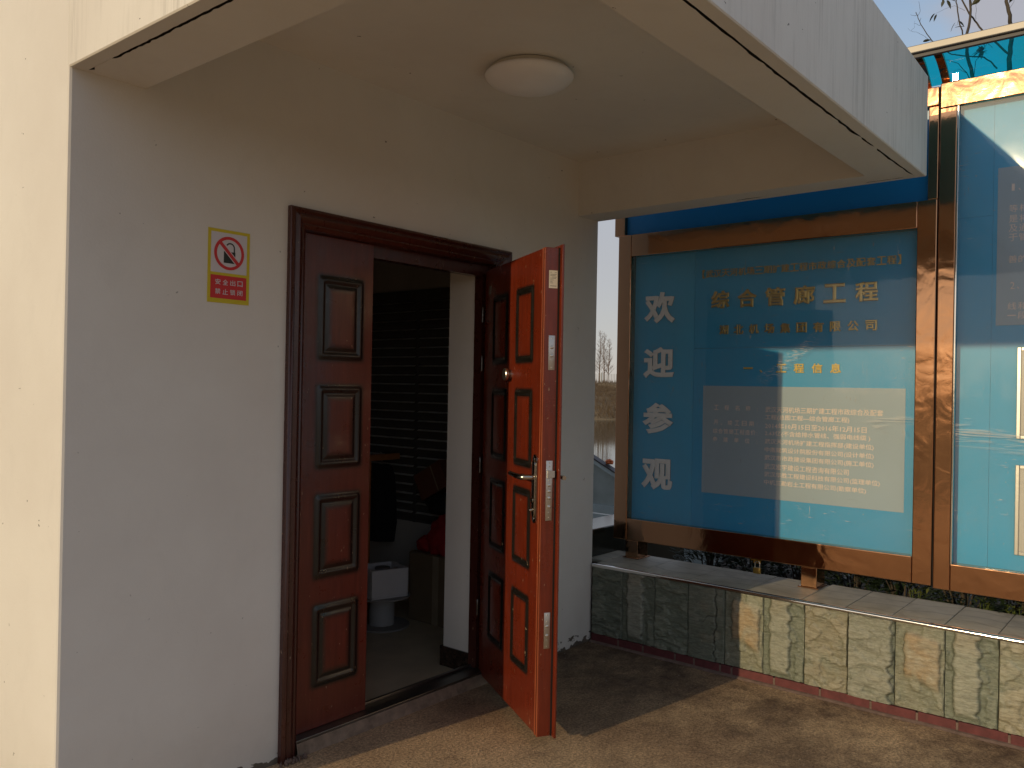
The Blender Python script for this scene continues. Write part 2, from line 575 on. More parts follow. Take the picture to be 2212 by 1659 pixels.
def make_awning():
    g = N('blue_tinted_acrylic')
    g.t.nodes.remove(g.p)
    fr = g.fresnel(1.49)
    tr = g.n('ShaderNodeBsdfTransparent')
    tr.inputs[0].default_value = (0.02, 0.60, 0.72, 1)
    gl = g.n('ShaderNodeBsdfAnisotropic')
    gl.inputs['Roughness'].default_value = 0.05
    m1 = g.n('ShaderNodeMixShader')
    g.l(fr.outputs[0], m1.inputs[0]); g.l(tr.outputs[0], m1.inputs[1]); g.l(gl.outputs[0], m1.inputs[2])
    tl = g.n('ShaderNodeBsdfTranslucent')
    tl.inputs[0].default_value = (0.01, 0.28, 0.42, 1)
    m2 = g.n('ShaderNodeMixShader')
    m2.inputs[0].default_value = 0.22
    g.l(m1.outputs[0], m2.inputs[1]); g.l(tl.outputs[0], m2.inputs[2])
    g.l(m2.outputs[0], g.out.inputs[0])
    return g.m


def make_leaf(name, c1, c2, c3):
    g = N(name)
    c = g.ramp(g.noise(g.pos(), 7, 4), (0.3, (*c1, 1)), (0.55, (*c2, 1)), (0.78, (*c3, 1)))
    g.set(color=c, rough=0.42)
    return g.m


def make_bark(name, c1, c2):
    g = N(name)
    g.set(color=g.ramp(g.noise(g.pos((1, 1, 0.5)), 24, 5, 0.7), (0.3, (*c1, 1)), (0.7, (*c2, 1))), rough=0.85)
    g.bump(g.noise(g.pos((1, 1, 0.5)), 60, 4), 0.5, 0.006)
    return g.m


def make_terrain():
    g = N('winter_ground')
    P = g.pos()
    c = g.ramp(g.noise(P, 0.35, 8, 0.7), (0.3, (0.10, 0.075, 0.045, 1)), (0.5, (0.21, 0.155, 0.085, 1)), (0.7, (0.33, 0.235, 0.12, 1)))
    c = g.mix(1.0, c, g.ramp(g.noise(P, 3.5, 6, 0.75), (0.3, 0.55), (0.7, 1.3)), 'MULTIPLY')
    g.set(color=c, rough=0.95)
    g.bump(g.noise(P, 5, 6, 0.7), 0.8, 0.15)
    return g.m


def make_water():
    g = N('river_water')
    g.set(color=(0.030, 0.032, 0.022, 1), rough=0.06, ior=1.33)
    g.bump(g.noise(g.pos(), 2.2, 3), 0.04, 0.02)
    return g.m


M = {}
M['plaster'] = make_plaster('white_painted_plaster', 0.0)
M['plaster_out'] = make_plaster('rain_streaked_plaster', 0.34)
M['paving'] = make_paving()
M['bronze'] = make_bronze()
M['stone'] = make_stone()
M['coping'] = make_coping()
M['wood_red'] = make_wood('red_mahogany_lacquer', (0.145, 0.020, 0.007))
M['wood_brown'] = make_wood('dark_mahogany_lacquer', (0.115, 0.022, 0.014), 0.30)
M['wood_frame'] = make_wood('brown_mahogany_frame', (0.060, 0.015, 0.010), 0.27)
M['wood_bead'] = make_wood('worn_red_bead', (0.30, 0.075, 0.030), 0.30)
M['hinge_metal'] = make_steel('dark_hinge_steel', (0.14, 0.13, 0.12), 0.35)
M['glass'] = make_glass()
M['awning'] = make_awning()
M['chrome'] = make_steel('polished_steel', (0.80, 0.79, 0.76), 0.10, 0.05)
M['edge_steel'] = plain('weathered_edge_steel', (0.24, 0.23, 0.215), 0.40, metal=0.35, var=0.10, scale=3)
M['brushed'] = make_steel('brushed_steel', (0.60, 0.58, 0.54), 0.32, 0.05)
M['nickel'] = make_steel('dark_nickel', (0.50, 0.46, 0.40), 0.18)
M['brass'] = make_steel('padlock_brass', (0.72, 0.48, 0.13), 0.30)
M['goldletter'] = make_steel('gold_letter_film', (0.60, 0.44, 0.16), 0.30)
M['void'] = plain('black_gap', (0.008, 0.008, 0.008), 0.9, var=0.3)
M['mould'] = plain('black_mould', (0.020, 0.017, 0.014), 0.95, var=0.5, scale=60)
M['print_blue'] = plain('blue_print', (0.024, 0.37, 0.70), 0.42, var=0.05, scale=2, spec=0.12)
M['print_blue_light'] = plain('blue_print_light', (0.040, 0.42, 0.74), 0.42, var=0.05, scale=2, spec=0.12)
M['header_blue'] = plain('blue_header_panel', (0.012, 0.19, 0.46), 0.30, var=0.05, scale=2)
M['print_pale'] = plain('pale_grey_blue_print', (0.37, 0.48, 0.56), 0.45, var=0.04, scale=3, spec=0.12)
M['text_pink'] = plain('pinkish_print', (0.88, 0.72, 0.62), 0.5, var=0.03)
M['letter_white'] = plain('white_foam_letter', (0.88, 0.88, 0.86), 0.5, var=0.03)
M['letter_side'] = plain('letter_edge', (0.16, 0.15, 0.14), 0.6, var=0.05)
M['yellow'] = plain('yellow_letter', (0.74, 0.50, 0.05), 0.4, var=0.03)
M['brick'] = plain('red_painted_brick', (0.115, 0.028, 0.030), 0.75, var=0.25, scale=30, bump=0.4)
M['mortar'] = plain('grey_mortar', (0.16, 0.11, 0.09), 0.9, var=0.25, scale=40, bump=0.5)
M['interior_wall'] = plain('interior_plaster', (0.55, 0.54, 0.50), 0.7, var=0.05, scale=3)
M['interior_dark'] = plain('unlit_room_plaster', (0.55, 0.53, 0.49), 0.8, var=0.08, scale=3)
M['floor_tile'] = plain('beige_floor_tile', (0.50, 0.42, 0.29), 0.42, var=0.15, scale=5)
M['marble'] = plain('brown_marble_skirting', (0.030, 0.018, 0.013), 0.22, var=0.9, scale=45)
M['sill'] = make_steel('worn_sill_steel', (0.22, 0.22, 0.21), 0.38, 0.15)
M['sill_stone'] = plain('worn_cement_edge', (0.22, 0.16, 0.115), 0.85, var=0.3, scale=25, bump=0.6)
M['slat_highlight'] = plain('painted_slat_highlight', (0.62, 0.64, 0.62), 0.35, var=0.15, scale=20)  # edge highlight of the slats put into a pale colour
M['shutter'] = plain('grey_shutter_slat', (0.10, 0.10, 0.095), 0.45, var=0.1)
M['lamp_white'] = plain('white_lamp_plastic', (0.90, 0.90, 0.92), 0.30, var=0.02)
M['lamp_base'] = plain('cream_lamp_base', (0.62, 0.58, 0.50), 0.5, var=0.02)
M['sign_yellow'] = plain('sign_yellow', (0.62, 0.50, 0.008), 0.45, var=0.03)
M['sign_white'] = plain('sign_white', (0.66, 0.63, 0.66), 0.45, var=0.02)
M['sign_red'] = plain('sign_red', (0.60, 0.020, 0.022), 0.45, var=0.04)
M['sign_black'] = plain('sign_black', (0.018, 0.020, 0.016), 0.5, var=0.05)
M['paper'] = plain('white_label_paper', (0.66, 0.62, 0.54), 0.6, var=0.04)
M['ink'] = plain('grey_print_ink', (0.18, 0.17, 0.15), 0.6, var=0.05)
M['carton'] = plain('brown_cardboard', (0.20, 0.145, 0.085), 0.85, var=0.12, scale=4)
M['carton_red'] = plain('red_brown_cardboard', (0.16, 0.055, 0.030), 0.8, var=0.12, scale=4)
M['tape'] = plain('pale_packing_tape', (0.34, 0.27, 0.18), 0.3, var=0.1)
M['foam'] = plain('white_polystyrene', (0.66, 0.65, 0.66), 0.7, var=0.04)
M['spool'] = plain('grey_plastic_spool', (0.26, 0.25, 0.24), 0.55, var=0.06)
M['spool_core'] = plain('pale_grey_cable', (0.42, 0.42, 0.42), 0.6, var=0.06)
M['red_cloth'] = plain('red_cloth', (0.38, 0.012, 0.016), 0.85, var=0.15, scale=14)
M['black_cloth'] = plain('black_cloth', (0.012, 0.012, 0.015), 0.9, var=0.3, scale=14)
M['rack_wood'] = plain('orange_brown_timber', (0.40, 0.17, 0.06), 0.5, var=0.15, scale=20)
M['leaf'] = make_leaf('evergreen_leaf', (0.014, 0.026, 0.012), (0.026, 0.046, 0.018), (0.055, 0.075, 0.024))
M['leaf_young'] = make_leaf('young_leaf', (0.06, 0.09, 0.02), (0.10, 0.13, 0.03), (0.16, 0.18, 0.05))
M['leaf_tree'] = make_leaf('camphor_leaf', (0.030, 0.038, 0.020), (0.050, 0.055, 0.028), (0.09, 0.08, 0.035))
M['bark'] = make_bark('grey_brown_bark', (0.045, 0.036, 0.028), (0.10, 0.08, 0.055))
M['bark_far'] = make_bark('bare_tree_bark', (0.10, 0.062, 0.042), (0.20, 0.13, 0.085))
M['terrain'] = make_terrain()
M['water'] = make_water()
M['soil'] = plain('dark_planting_soil', (0.055, 0.042, 0.030), 0.95, var=0.35, scale=12, bump=0.7)
M['fence'] = plain('pale_painted_fence', (0.30, 0.32, 0.32), 0.6, var=0.08)
M['granite'] = plain('dark_polished_granite', (0.018, 0.020, 0.014), 0.16, var=0.4, scale=80)
M['shed_blue'] = plain('pale_blue_painted_sheet', (0.46, 0.56, 0.60), 0.30, var=0.06, scale=6)
M['shed_glass'] = plain('blue_grey_glazing', (0.36, 0.42, 0.42), 0.16, var=0.15, scale=7)
M['shed_dark'] = plain('dark_edge_trim', (0.045, 0.045, 0.055), 0.5, var=0.1)
M['orange'] = plain('orange_plastic', (0.62, 0.14, 0.03), 0.5, var=0.15, scale=20)
M['grass'] = make_leaf('dry_grass', (0.060, 0.042, 0.026), (0.125, 0.088, 0.052), (0.25, 0.17, 0.085))
M['render_grey'] = plain('pale_cement_render', (0.46, 0.45, 0.42), 0.8, var=0.1)

# ------------------------------------------------------------------ setting: terrain, paving, river
DV = Vector((1.0, 0.66, 0)).normalized()      # direction across the river
TV = Vector((-DV.y, DV.x, 0))


def ground_z(s):
    if s < 10: return -0.006
    if s < 15: return -0.006 - (s - 10) / 5 * 2.2
    if s < 77: return -2.2
    if s < 80: return -2.2 + (s - 77) / 3 * 0.9
    if s < 100:
        k = (s - 80) / 20
        return -1.3 + 3.35 * (k ** 0.8)
    return 2.05


def st(s, t, z):
    p = DV * s + TV * t
    return Vector((p.x, p.y, z))


bm = BM()
ss = [-1200, -300, -80, -30, -10, 0, 4, 7, 10] + [10 + i for i in range(1, 6)] + [40, 77, 78, 79, 80] + [80 + 1.25 * i for i in range(1, 17)] + [120, 200, 500, 1500]
ts = [-1500, -500, -200, -100] + [-70 + 2 * i for i in range(71)] + [100, 200, 500, 1500]
g_ = []
for s in ss:
    row = []
    for t in ts:
        z = ground_z(s)
        if 78 < s < 130: z += 0.45 * noise.noise(Vector((s * 0.3, t * 0.12, 1))) + 0.2 * noise.noise(Vector((s * 0.8, t * 0.6, 5)))
        row.append(bm.verts.new(st(s, t, z)))
    g_.append(row)
for a, b in zip(g_, g_[1:]):
    for k in range(len(ts) - 1): bm.faces.new((a[k], a[k + 1], b[k + 1], b[k]))
props(mk('ground', bm, M['terrain'], smooth=180), kind='structure')

bm = BM()
for a in [(st(11.5, -600, -1.5), st(11.5, 600, -1.5), st(83, 600, -1.5), st(83, -600, -1.5))]:
    bm.faces.new([bm.verts.new(v) for v in a])
props(mk('river_water', bm, M['water']), kind='structure')

bm = BM()
xs_ = [-40, -15, -6] + [-4 + 0.5 * i for i in range(17)] + [4.25]
ys_ = [-40, -15, -6] + [-4 + 0.5 * i for i in range(14)] + [2.9]
gv = [[bm.verts.new((x, y, 0.0)) for y in ys_] for x in xs_]
for a, b in zip(gv, gv[1:]):
    for k in range(len(ys_) - 1): bm.faces.new((a[k], a[k + 1], b[k + 1], b[k]))
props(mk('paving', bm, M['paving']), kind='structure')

bm = BM()
xs_ = [4.44 + 0.12 * i for i in range(16)]
ys_ = [-2.2 + 0.12 * i for i in range(40)]
gv = [[bm.verts.new((x, y, 0.30 + 0.05 * noise.noise(Vector((x * 3, y * 3, 0))))) for y in ys_] for x in xs_]
for a, b in zip(gv, gv[1:]):
    for k in range(len(ys_) - 1): bm.faces.new((a[k], a[k + 1], b[k + 1], b[k]))
props(mk('planting_soil', bm, M['soil'], smooth=180), kind='structure')

# ------------------------------------------------------------------ the white portal building
YW, XE, XL, HC, YF, XR = 2.6986, 4.0212, 1.103, 2.4092, 0.948, 3.985
HI = 2.7093
DX0, DX1, DZ1 = 1.909, 3.225, 2.125
FL = 0.02
house = thing('white_building', (2.5, 4.5, 0), 'small white plastered building with a deep flat canopy over its open red door', 'building')

bm = BM()
box(bm, XL, XL + 0.2, YW + 0.285, 7.2, -0.02, 2.86)
mk('side_wall', bm, M['plaster'], house)

# door wall with opening, thickness 0.285; reveals at x 1.96 and 3.10
bm = BM()
OX0, OX1, OZ = 1.965, 3.15, 2.09
y0, y1 = YW, YW + 0.285


def quad(bm, *p, mi=0):
    f = bm.faces.new([bm.verts.new(q) for q in p])
    f.material_index = mi
    return f


def wall_cell(x0, x1, z0, z1):
    for yy in (y0, y1):
        quad(bm, (x0, yy, z0), (x1, yy, z0), (x1, yy, z1), (x0, yy, z1))


c_ = 0.010   # rounded outer corner
wall_cell(XL + c_, OX0, -0.02, HI + 0.14); wall_cell(OX0, OX1, OZ, HI + 0.14); wall_cell(OX1, XE, -0.02, HI + 0.14)
quad(bm, (OX0, y0, -0.02), (OX0, y1, -0.02), (OX0, y1, OZ), (OX0, y0, OZ))
quad(bm, (OX1, y0, -0.02), (OX1, y1, -0.02), (OX1, y1, OZ), (OX1, y0, OZ))
quad(bm, (OX0, y0, OZ), (OX0, y1, OZ), (OX1, y1, OZ), (OX1, y0, OZ))
quad(bm, (XL, y0 + c_, -0.02), (XL, y1, -0.02), (XL, y1, HI + .14), (XL, y0 + c_, HI + .14))
quad(bm, (XL, y0 + c_, -0.02), (XL + c_ * .3, y0 + c_ * .3, -0.02), (XL + c_ * .3, y0 + c_ * .3, HI + .14), (XL, y0 + c_, HI + .14))
quad(bm, (XL + c_ * .3, y0 + c_ * .3, -0.02), (XL + c_, y0, -0.02), (XL + c_, y0, HI + .14), (XL + c_ * .3, y0 + c_ * .3, HI + .14))
quad(bm, (XE, y0, -0.02), (XE, y1, -0.02), (XE, y1, HI + .14), (XE, y0, HI + .14))
mk('door_wall', bm, M['plaster'], house)

bm = BM()
box(bm, 3.86, XE, YW + 0.285, 7.2, -0.02, 2.86)
mk('end_wall', bm, [M['plaster']], house)
bm = BM()
box(bm, XL + 0.2, 3.86, 7.0, 7.2, -0.02, 2.86)
mk('back_wall', bm, M['interior_dark'], house)
bm = BM()
box(bm, XL + 0.2, 3.86, YW + 0.285, 7.0, 2.55, 2.86)
mk('inner_ceiling', bm, M['interior_dark'], house)
bm = BM()
box(bm, OX0, 3.149, YW + 0.09, YW + 0.285, -0.03, FL)
box(bm, XL + 0.2, 3.86, YW + 0.285, 7.0, -0.03, FL)
mk('floor', bm, M['floor_tile'], house)
bm = BM()
box(bm, 3.852, 3.86, YW + 0.285, 7.0, FL, 2.55)
mk('inner_wall_lining', bm, M['interior_dark'], house)
bm = BM()
box(bm, XL + .2, XL + .208, YW + 0.285, 7.0, FL, 2.55)
mk('inner_wall_lining', bm, M['interior_dark'], house)
OX1 = 3.10
bm = BM()
box(bm, 3.10, 3.149, YW + 0.0995, YW + 0.2835, FL, 2.085)
mk('reveal', bm, M['plaster'], house)
bm = BM()
box(bm, OX1 - 0.012, OX1, YW + 0.10, YW + 0.297, FL, FL + 0.10, 0.002)
box(bm, OX1, 3.85, YW + 0.286, YW + 0.297, FL, FL + 0.10)
mk('skirting', bm, M['marble'], house)

# canopy: skewed slab with a beam rim underneath and an incised drip groove
bm = BM()


def top_z(x): return 2.848 + 0.05 * (3.985 - x)


O_ = [(XL, YW), (XL + 0.012, YF), (XR, YF), (XE, YW)]
I_ = [(1.345, YW), (1.345, 1.162), (3.827, 1.162), (3.827, YW)]
# outer faces with a small chamfer along the lower edge
for (a, b) in zip(O_, O_[1:]):
    n = 24
    for k in range(n):
        p = [(a[0] + (b[0] - a[0]) * q / n, a[1] + (b[1] - a[1]) * q / n) for q in (k, k + 1)]
        quad(bm, (*p[0], HC + .004), (*p[1], HC + .004), (*p[1], top_z(p[1][0])), (*p[0], top_z(p[0][0])), mi=1)
quad(bm, *[(x, y, top_z(x)) for x, y in O_])
for (a, b) in zip(I_, I_[1:]):
    quad(bm, (*a, HC), (*b, HC), (*b, HI), (*a, HI))
quad(bm, *[(x, y, HI) for x, y in I_])
rg = random.Random(3)
groove_bm = BM()


def rim(o0, o1, i0, i1, closed_at, seed):
    """underside of one beam between outer edge o0-o1 and inner edge i0-i1, with the jagged groove"""
    n = 90
    rr = random.Random(seed)
    P = []
    for k in range(n + 1):
        f = k / n
        o = Vector((o0[0] + (o1[0] - o0[0]) * f, o0[1] + (o1[1] - o0[1]) * f, 0))
        i = Vector((i0[0] + (i1[0] - i0[0]) * f, i0[1] + (i1[1] - i0[1]) * f, 0))
        d = (i - o).normalized()
        e = 0.004 * d + Vector((0, 0, 0))
        g0 = 0.050 + rr.uniform(-.0012, .0012)
        wd = 0.010 + 0.004 * noise.noise(Vector((k * 0.35, seed, 0))) + rr.uniform(-.002, .002)
        if any(a <= f <= b for a, b in closed_at): wd = 0.0006
        wd = max(wd, 0.0006)
        P.append((o, o + e, o + d * g0, o + d * (g0 + wd), i))
    for a, b in zip(P, P[1:]):
        z0, z1 = HC + .004, HC
        quad(bm, (a[0].x, a[0].y, z0), (b[0].x, b[0].y, z0), (b[1].x, b[1].y, z1), (a[1].x, a[1].y, z1))
        quad(bm, (a[1].x, a[1].y, z1), (b[1].x, b[1].y, z1), (b[2].x, b[2].y, z1), (a[2].x, a[2].y, z1))
        quad(bm, (a[3].x, a[3].y, z1), (b[3].x, b[3].y, z1), (b[4].x, b[4].y, z1), (a[4].x, a[4].y, z1))
        zz = HC + 0.016
        quad(groove_bm, (a[2].x, a[2].y, z1 + .0004), (b[2].x, b[2].y, z1 + .0004), (b[2].x, b[2].y, zz), (a[2].x, a[2].y, zz))
        quad(groove_bm, (a[3].x, a[3].y, z1 + .0004), (b[3].x, b[3].y, z1 + .0004), (b[3].x, b[3].y, zz), (a[3].x, a[3].y, zz))
        quad(groove_bm, (a[2].x, a[2].y, zz), (b[2].x, b[2].y, zz), (b[3].x, b[3].y, zz), (a[3].x, a[3].y, zz))


rim(O_[0], O_[1], I_[0], I_[1], [(0, .012), (.03, .10)], 1)
rim(O_[1], O_[2], I_[1], I_[2], [(0, .03), (.735, .75), (.80, .815), (.985, 1)], 2)
rim(O_[2], O_[3], I_[2], I_[3], [(0, .03), (.12, .40), (.48, 1)], 3)
can = mk('canopy', bm, [M['plaster'], M['plaster_out']], house)
mk('drip_groove', groove_bm, M['mould'], can)

# ------------------------------------------------------------------ double door (part of the building)
bm = BM()
prof = [(0.0, 0.0), (0.0, 0.020), (0.005, 0.027), (0.013, 0.030), (0.018, 0.024), (0.022, 0.022), (0.036, 0.030), (0.044, 0.026), (0.058, 0.014), (0.064, 0.016), (0.070, 0.012), (0.078, 0.006), (0.078, -0.098)]
path = lambda d, h: [(DX0 + d, YW - h, 0.0), (DX0 + d, YW - h, DZ1 - d), (DX1 - d, YW - h, DZ1 - d), (DX1 - d, YW - h, 0.0)]
pr = [[bm.verts.new(p) for p in path(d, h)] for d, h in prof]
for a, b in zip(pr, pr[1:]):
    for k in range(3): bm.faces.new((a[k], a[k + 1], b[k + 1], b[k]))
box(bm, 3.086, 3.1465, 2.748, 2.7975, 0.0, 2.0)
box(bm, 3.1300, 3.1465, 2.700, 2.7478, 0.0, 2.0465)
box(bm, 1.9875, 2.012, 2.797, 2.83, 0.0, 2.0)
box(bm, 1.9875, 3.1465, 2.748, 2.7975, 1.992, 2.0465)
frame = mk('door_frame', bm, M['wood_frame'], house, smooth=35)
for z in (1.80, 1.56, 1.06, 0.36):
    bm = BM()
    lathe(bm, [(0, -.036), (.0065, -.036), (.0065, -.013), (.005, -.012), (.005, -.011), (.0065, -.010), (.0065, .010), (.005, .011), (.005, .012), (.0065, .013), (.0065, .036), (.004, .041), (0, .041)], (3.084, 2.7405, z), n=14)
    mk('hinge', bm, M['hinge_metal'], frame, smooth=40)
bm = BM()
box(bm, DX0 + .078, DX1 - .078, 2.690, 2.792, 0.050, 0.060, 0.002)
box(bm, DX0 + .078, DX1 - .078, 2.774, 2.792, 0.060, 0.072, 0.002)
box(bm, DX0 + .078, DX1 - .078, 2.792, 2.80, FL - .01, 0.050)
mk('door_sill', bm, M['sill'], frame)
bm = BM()
n = 40
rr = random.Random(5)
xs_ = [DX0 + .078 + (DX1 + .04 - DX0 - .078) * k / n for k in range(n + 1)]
edge = [2.674 + .006 * noise.noise(Vector((x * 9, 0, 0))) + rr.uniform(-.002, .002) for x in xs_]
for k in range(n):
    a, b = xs_[k], xs_[k + 1]
    quad(bm, (a, edge[k], -.01), (b, edge[k + 1], -.01), (b, 2.682, 0.024), (a, 2.682, 0.024))
    quad(bm, (a, 2.682, 0.024), (b, 2.682, 0.024), (b, 2.688, 0.0495), (a, 2.688, 0.0495))
    quad(bm, (a, 2.688, 0.0495), (b, 2.688, 0.0495), (b, 2.76, 0.0495), (a, 2.76, 0.0495))
mk('sill_edge', bm, M['sill_stone'], frame)
# cement crumbs at the foot of the frame
bm = BM()
for k in range(26):
    t = bmesh.new()
    bmesh.ops.create_icosphere(t, subdivisions=1, radius=rr.uniform(.003, .011))
    cx, cy = DX0 + rr.uniform(-.015, .10), 2.668 - rr.uniform(0, .02)
    for v in t.verts: v.co = v.co * rr.uniform(.7, 1.2) + Vector((cx, cy, rr.uniform(0, .02)))
    merge(bm, t)
props(mk('cement_crumbs', bm, M['mortar'], house), kind='stuff')


def ring_panel(name, u0, u1, z0, z1, T, mat, parent, thin=False):
    """raised moulding with black sprayed shading; T(u, height, z)"""
    bm = BM()
    lay = bm.verts.layers.float.new('dark')
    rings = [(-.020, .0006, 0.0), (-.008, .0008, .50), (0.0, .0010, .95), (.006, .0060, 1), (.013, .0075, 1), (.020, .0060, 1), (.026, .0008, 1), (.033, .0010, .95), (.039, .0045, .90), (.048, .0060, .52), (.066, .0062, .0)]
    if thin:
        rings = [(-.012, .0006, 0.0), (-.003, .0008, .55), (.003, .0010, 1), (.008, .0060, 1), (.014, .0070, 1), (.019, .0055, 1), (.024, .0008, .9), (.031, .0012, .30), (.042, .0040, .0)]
    R = []
    for d, h, dk in rings:
        rad = max(0.002, 0.014 - d * 0.4)
        pts = []
        for cx, cz, a0 in ((u1 - d - rad, z1 - d - rad, 0), (u0 + d + rad, z1 - d - rad, 90), (u0 + d + rad, z0 + d + rad, 180), (u1 - d - rad, z0 + d + rad, 270)):
            for k in range(4):
                a = math.radians(a0 + 30 * k)
                pts.append((cx + rad * math.cos(a), cz + rad * math.sin(a)))
        row = []
        for u, z in pts:
            v = bm.verts.new(T(u, h, z)); v[lay] = dk
            row.append(v)
        R.append(row)
    m = len(R[0])
    for a, b in zip(R, R[1:]):
        for k in range(m): bm.faces.new((a[k], a[(k + 1) % m], b[(k + 1) % m], b[k]))
    bm.faces.new(R[-1])
    return mk(name, bm, mat, parent, smooth=50)


# fixed narrow leaf (closed)
bm = BM()
box(bm, DX0 + .0785, 2.376, 2.739, 2.795, 0.0605, DZ1 - .079, 0.003)
fixed = mk('narrow_door_leaf', bm, M['wood_brown'], house)
props(fixed, 'narrow closed dark mahogany leaf with four black-edged panels')
for za, zb in ((1.549, 1.881), (1.110, 1.438), (.667, .995), (.230, .550)):
    ring_panel('panel', 2.094, 2.318, za, zb, lambda u, h, z: Vector((u, 2.739 - h, z)), M['wood_brown'], fixed)

# wide leaf swung open towards the viewer
H = Vector((3.09, 2.73, 0))
UD = Vector((2.686 - 3.09, 2.053 - 2.73, 0)).normalized()
NI = Vector((UD.y, -UD.x, 0))          # interior-face normal
EX = -NI
ZB, ZT, LW, TH = 0.042, 2.016, 0.797, 0.060
LT = lambda u, e, z: H + UD * u + EX * e + Vector((0, 0, z))
bm = BM()
box(bm, 0.0, LW, 0.0, TH, ZB, ZT, 0.002, T=LT)
box(bm, 0.0, LW + .024, TH, TH + .010, ZB - .004, ZT + .012, 0.002, T=LT)
leaf = mk('open_door_leaf', bm, M['wood_red'], house)
props(leaf, 'wide red mahogany leaf swung open, its lock edge facing out')
for za, zb in ((1.556, 1.876), (1.112, 1.438), (.690, 1.015), (.252, .572)):
    for ua, ub in ((.134, .344), (.458, .666)):
        ring_panel('panel', ua, ub, za, zb, lambda u, h, z: LT(u, -h, z), M['wood_red'], leaf, True)
for u in (LW - .030, LW - .009):
    bm = BM()
    box(bm, u, u + .008, -.006, .0, ZB, ZT, 0.0022, T=LT)
    mk('edge_bead', bm, M['wood_bead'], leaf)
# dark seal line on the lock edge, lock plates, sticker
ET = lambda e, z, d: H + UD * (LW + d) + EX * e + Vector((0, 0, z))
bm = BM()
box(bm, .0525, .0595, ZB, ZT, 0.0002, .0022, T=ET)
mk('rubber_seal', bm, M['void'], leaf)


def lock_plate(e0, e1, z0, z1, bolts, mat, latch=None):
    bm = BM()
    box(bm, e0, e1, z0, z1, 0.0, .0022, .0006, T=ET)
    ec = (e0 + e1) / 2
    for zz, r, hgt in bolts:
        lathe(bm, [(r, .0022), (r, .0022 + hgt), (r * .82, .003 + hgt), (0, .003 + hgt)], ET(ec, zz, 0), axis=UD, n=14)
    p = mk('lock_plate', bm, mat, leaf, smooth=40)
    if latch:
        bm = BM()
        prism(bm, [(e0 + .004, latch - .017), (e1 + .006, latch - .013), (e1 + .006, latch + .013), (e0 + .004, latch + .017)], .0022, .013, lambda a, b, d: ET(a, b, d), .001)
        mk('latch', bm, M['brushed'], leaf)


lock_plate(.016, .044, 1.520, 1.660, [(1.648, .003, .0003), (1.612, .007, .003), (1.578, .007, .003), (1.560, .003, .0003), (1.530, .003, .0003)], M['brushed'])
lock_plate(.015, .043, .912, 1.154, [(1.145, .003, .0003), (1.130, .003, .0003), (1.075, .003, .0003), (1.055, .0065, .004), (1.030, .0065, .004), (1.003, .0065, .004), (.968, .0065, .004), (.945, .003, .0005), (.925, .003, .0003)], M['brushed'], 1.100)
lock_plate(.018, .044, .396, .541, [(.530, .003, .0003), (.505, .003, .0003), (.485, .0065, .003), (.448, .0065, .003), (.430, .0035, .0003), (.405, .003, .0003)], M['brushed'])
bm = BM()
box(bm, .013, .050, 1.851, 1.923, 0.0002, .0010, T=ET)
lab = mk('paper_label', bm, M['paper'], leaf)
bm = BM()
for zz, ea, eb in ((1.915, .018, .024), (1.914, .037, .046), (1.907, .018, .045), (1.902, .018, .041), (1.896, .025, .046), (1.891, .018, .043), (1.884, .018, .033), (1.878, .018, .028), (1.872, .018, .030)):
    box(bm, ea, eb, zz - .0009, zz + .0009, .0010, .0013, T=ET)
for zz, ea, eb in ((1.860, .018, .045),):
    box(bm, ea, eb, zz - .0012, zz + .0012, .0010, .0013, T=ET)
mk('print_lines', bm, M['ink'], leaf)
# small label on the hinge side of the leaf
bm = BM()
box(bm, .060, .095, -.0012, -.0002, 1.895, 1.935, T=LT)
mk('small_label', bm, M['ink'], leaf)
# handle: long plate with round ends, lever, cylinder, on the interior face
bm = BM()
uc, w_ = .722, .024
poly = []
for k in range(13):
    a = math.pi * k / 12
    poly.append((uc + w_ * math.cos(a), 1.150 + w_ * math.sin(a)))
for k in range(13):
    a = math.pi + math.pi * k / 12
    poly.append((uc + w_ * math.cos(a), .915 + w_ * math.sin(a)))
prism(bm, poly, 0.0, .006, lambda a, b, d: LT(a, -d, b), .0012)
poly2 = [(uc + (a - uc) * .66, 1.0325 + (b - 1.0325) * .84) for a, b in poly]
prism(bm, poly2, .006, .012, lambda a, b, d: LT(a, -d, b), .002)
for zz in (1.155, .910):
    lathe(bm, [(.005, .006), (.004, .008), (0, .0085)], LT(uc, 0, zz), axis=NI, n=10)
lathe(bm, [(.010, .012), (.010, .016), (.004, .017), (0, .017)], LT(uc - .004, 0, .985), axis=NI, n=16)
lathe(bm, [(.007, .012), (.007, .018), (.003, .024), (0, .024)], LT(uc - .006, 0, .945), axis=NI, n=12)
hp = mk('handle_plate', bm, M['nickel'], leaf, smooth=40)
bm = BM()
tube(bm, [LT(uc, -.010, 1.080), LT(uc, -.045, 1.080), LT(uc - .012, -.060, 1.080), LT(uc - .070, -.062, 1.081), LT(uc - .150, -.058, 1.083)], [.012, .0115, .0115, .011, .0095], 12)
mk('door_lever', bm, M['nickel'], leaf, smooth=50)
bm = BM()
tube(bm, [LT(LW - .08, TH + .010, 1.08), LT(LW - .08, TH + .040, 1.08), LT(LW - .07, TH + .046, 1.08), LT(LW - .022, TH + .046, 1.08)], .009, 12)
mk('door_lever', bm, M['nickel'], leaf, smooth=50)
bm = BM()
lathe(bm, [(.020, 0), (.020, .006), (.017, .009), (.012, .010), (.012, .016), (.026, .019), (.028, .024), (.028, .030), (.024, .034), (0, .034)], LT(.395, 0, 1.505), axis=NI, n=24)
mk('thumb_turn', bm, M['brushed'], leaf, smooth=40)

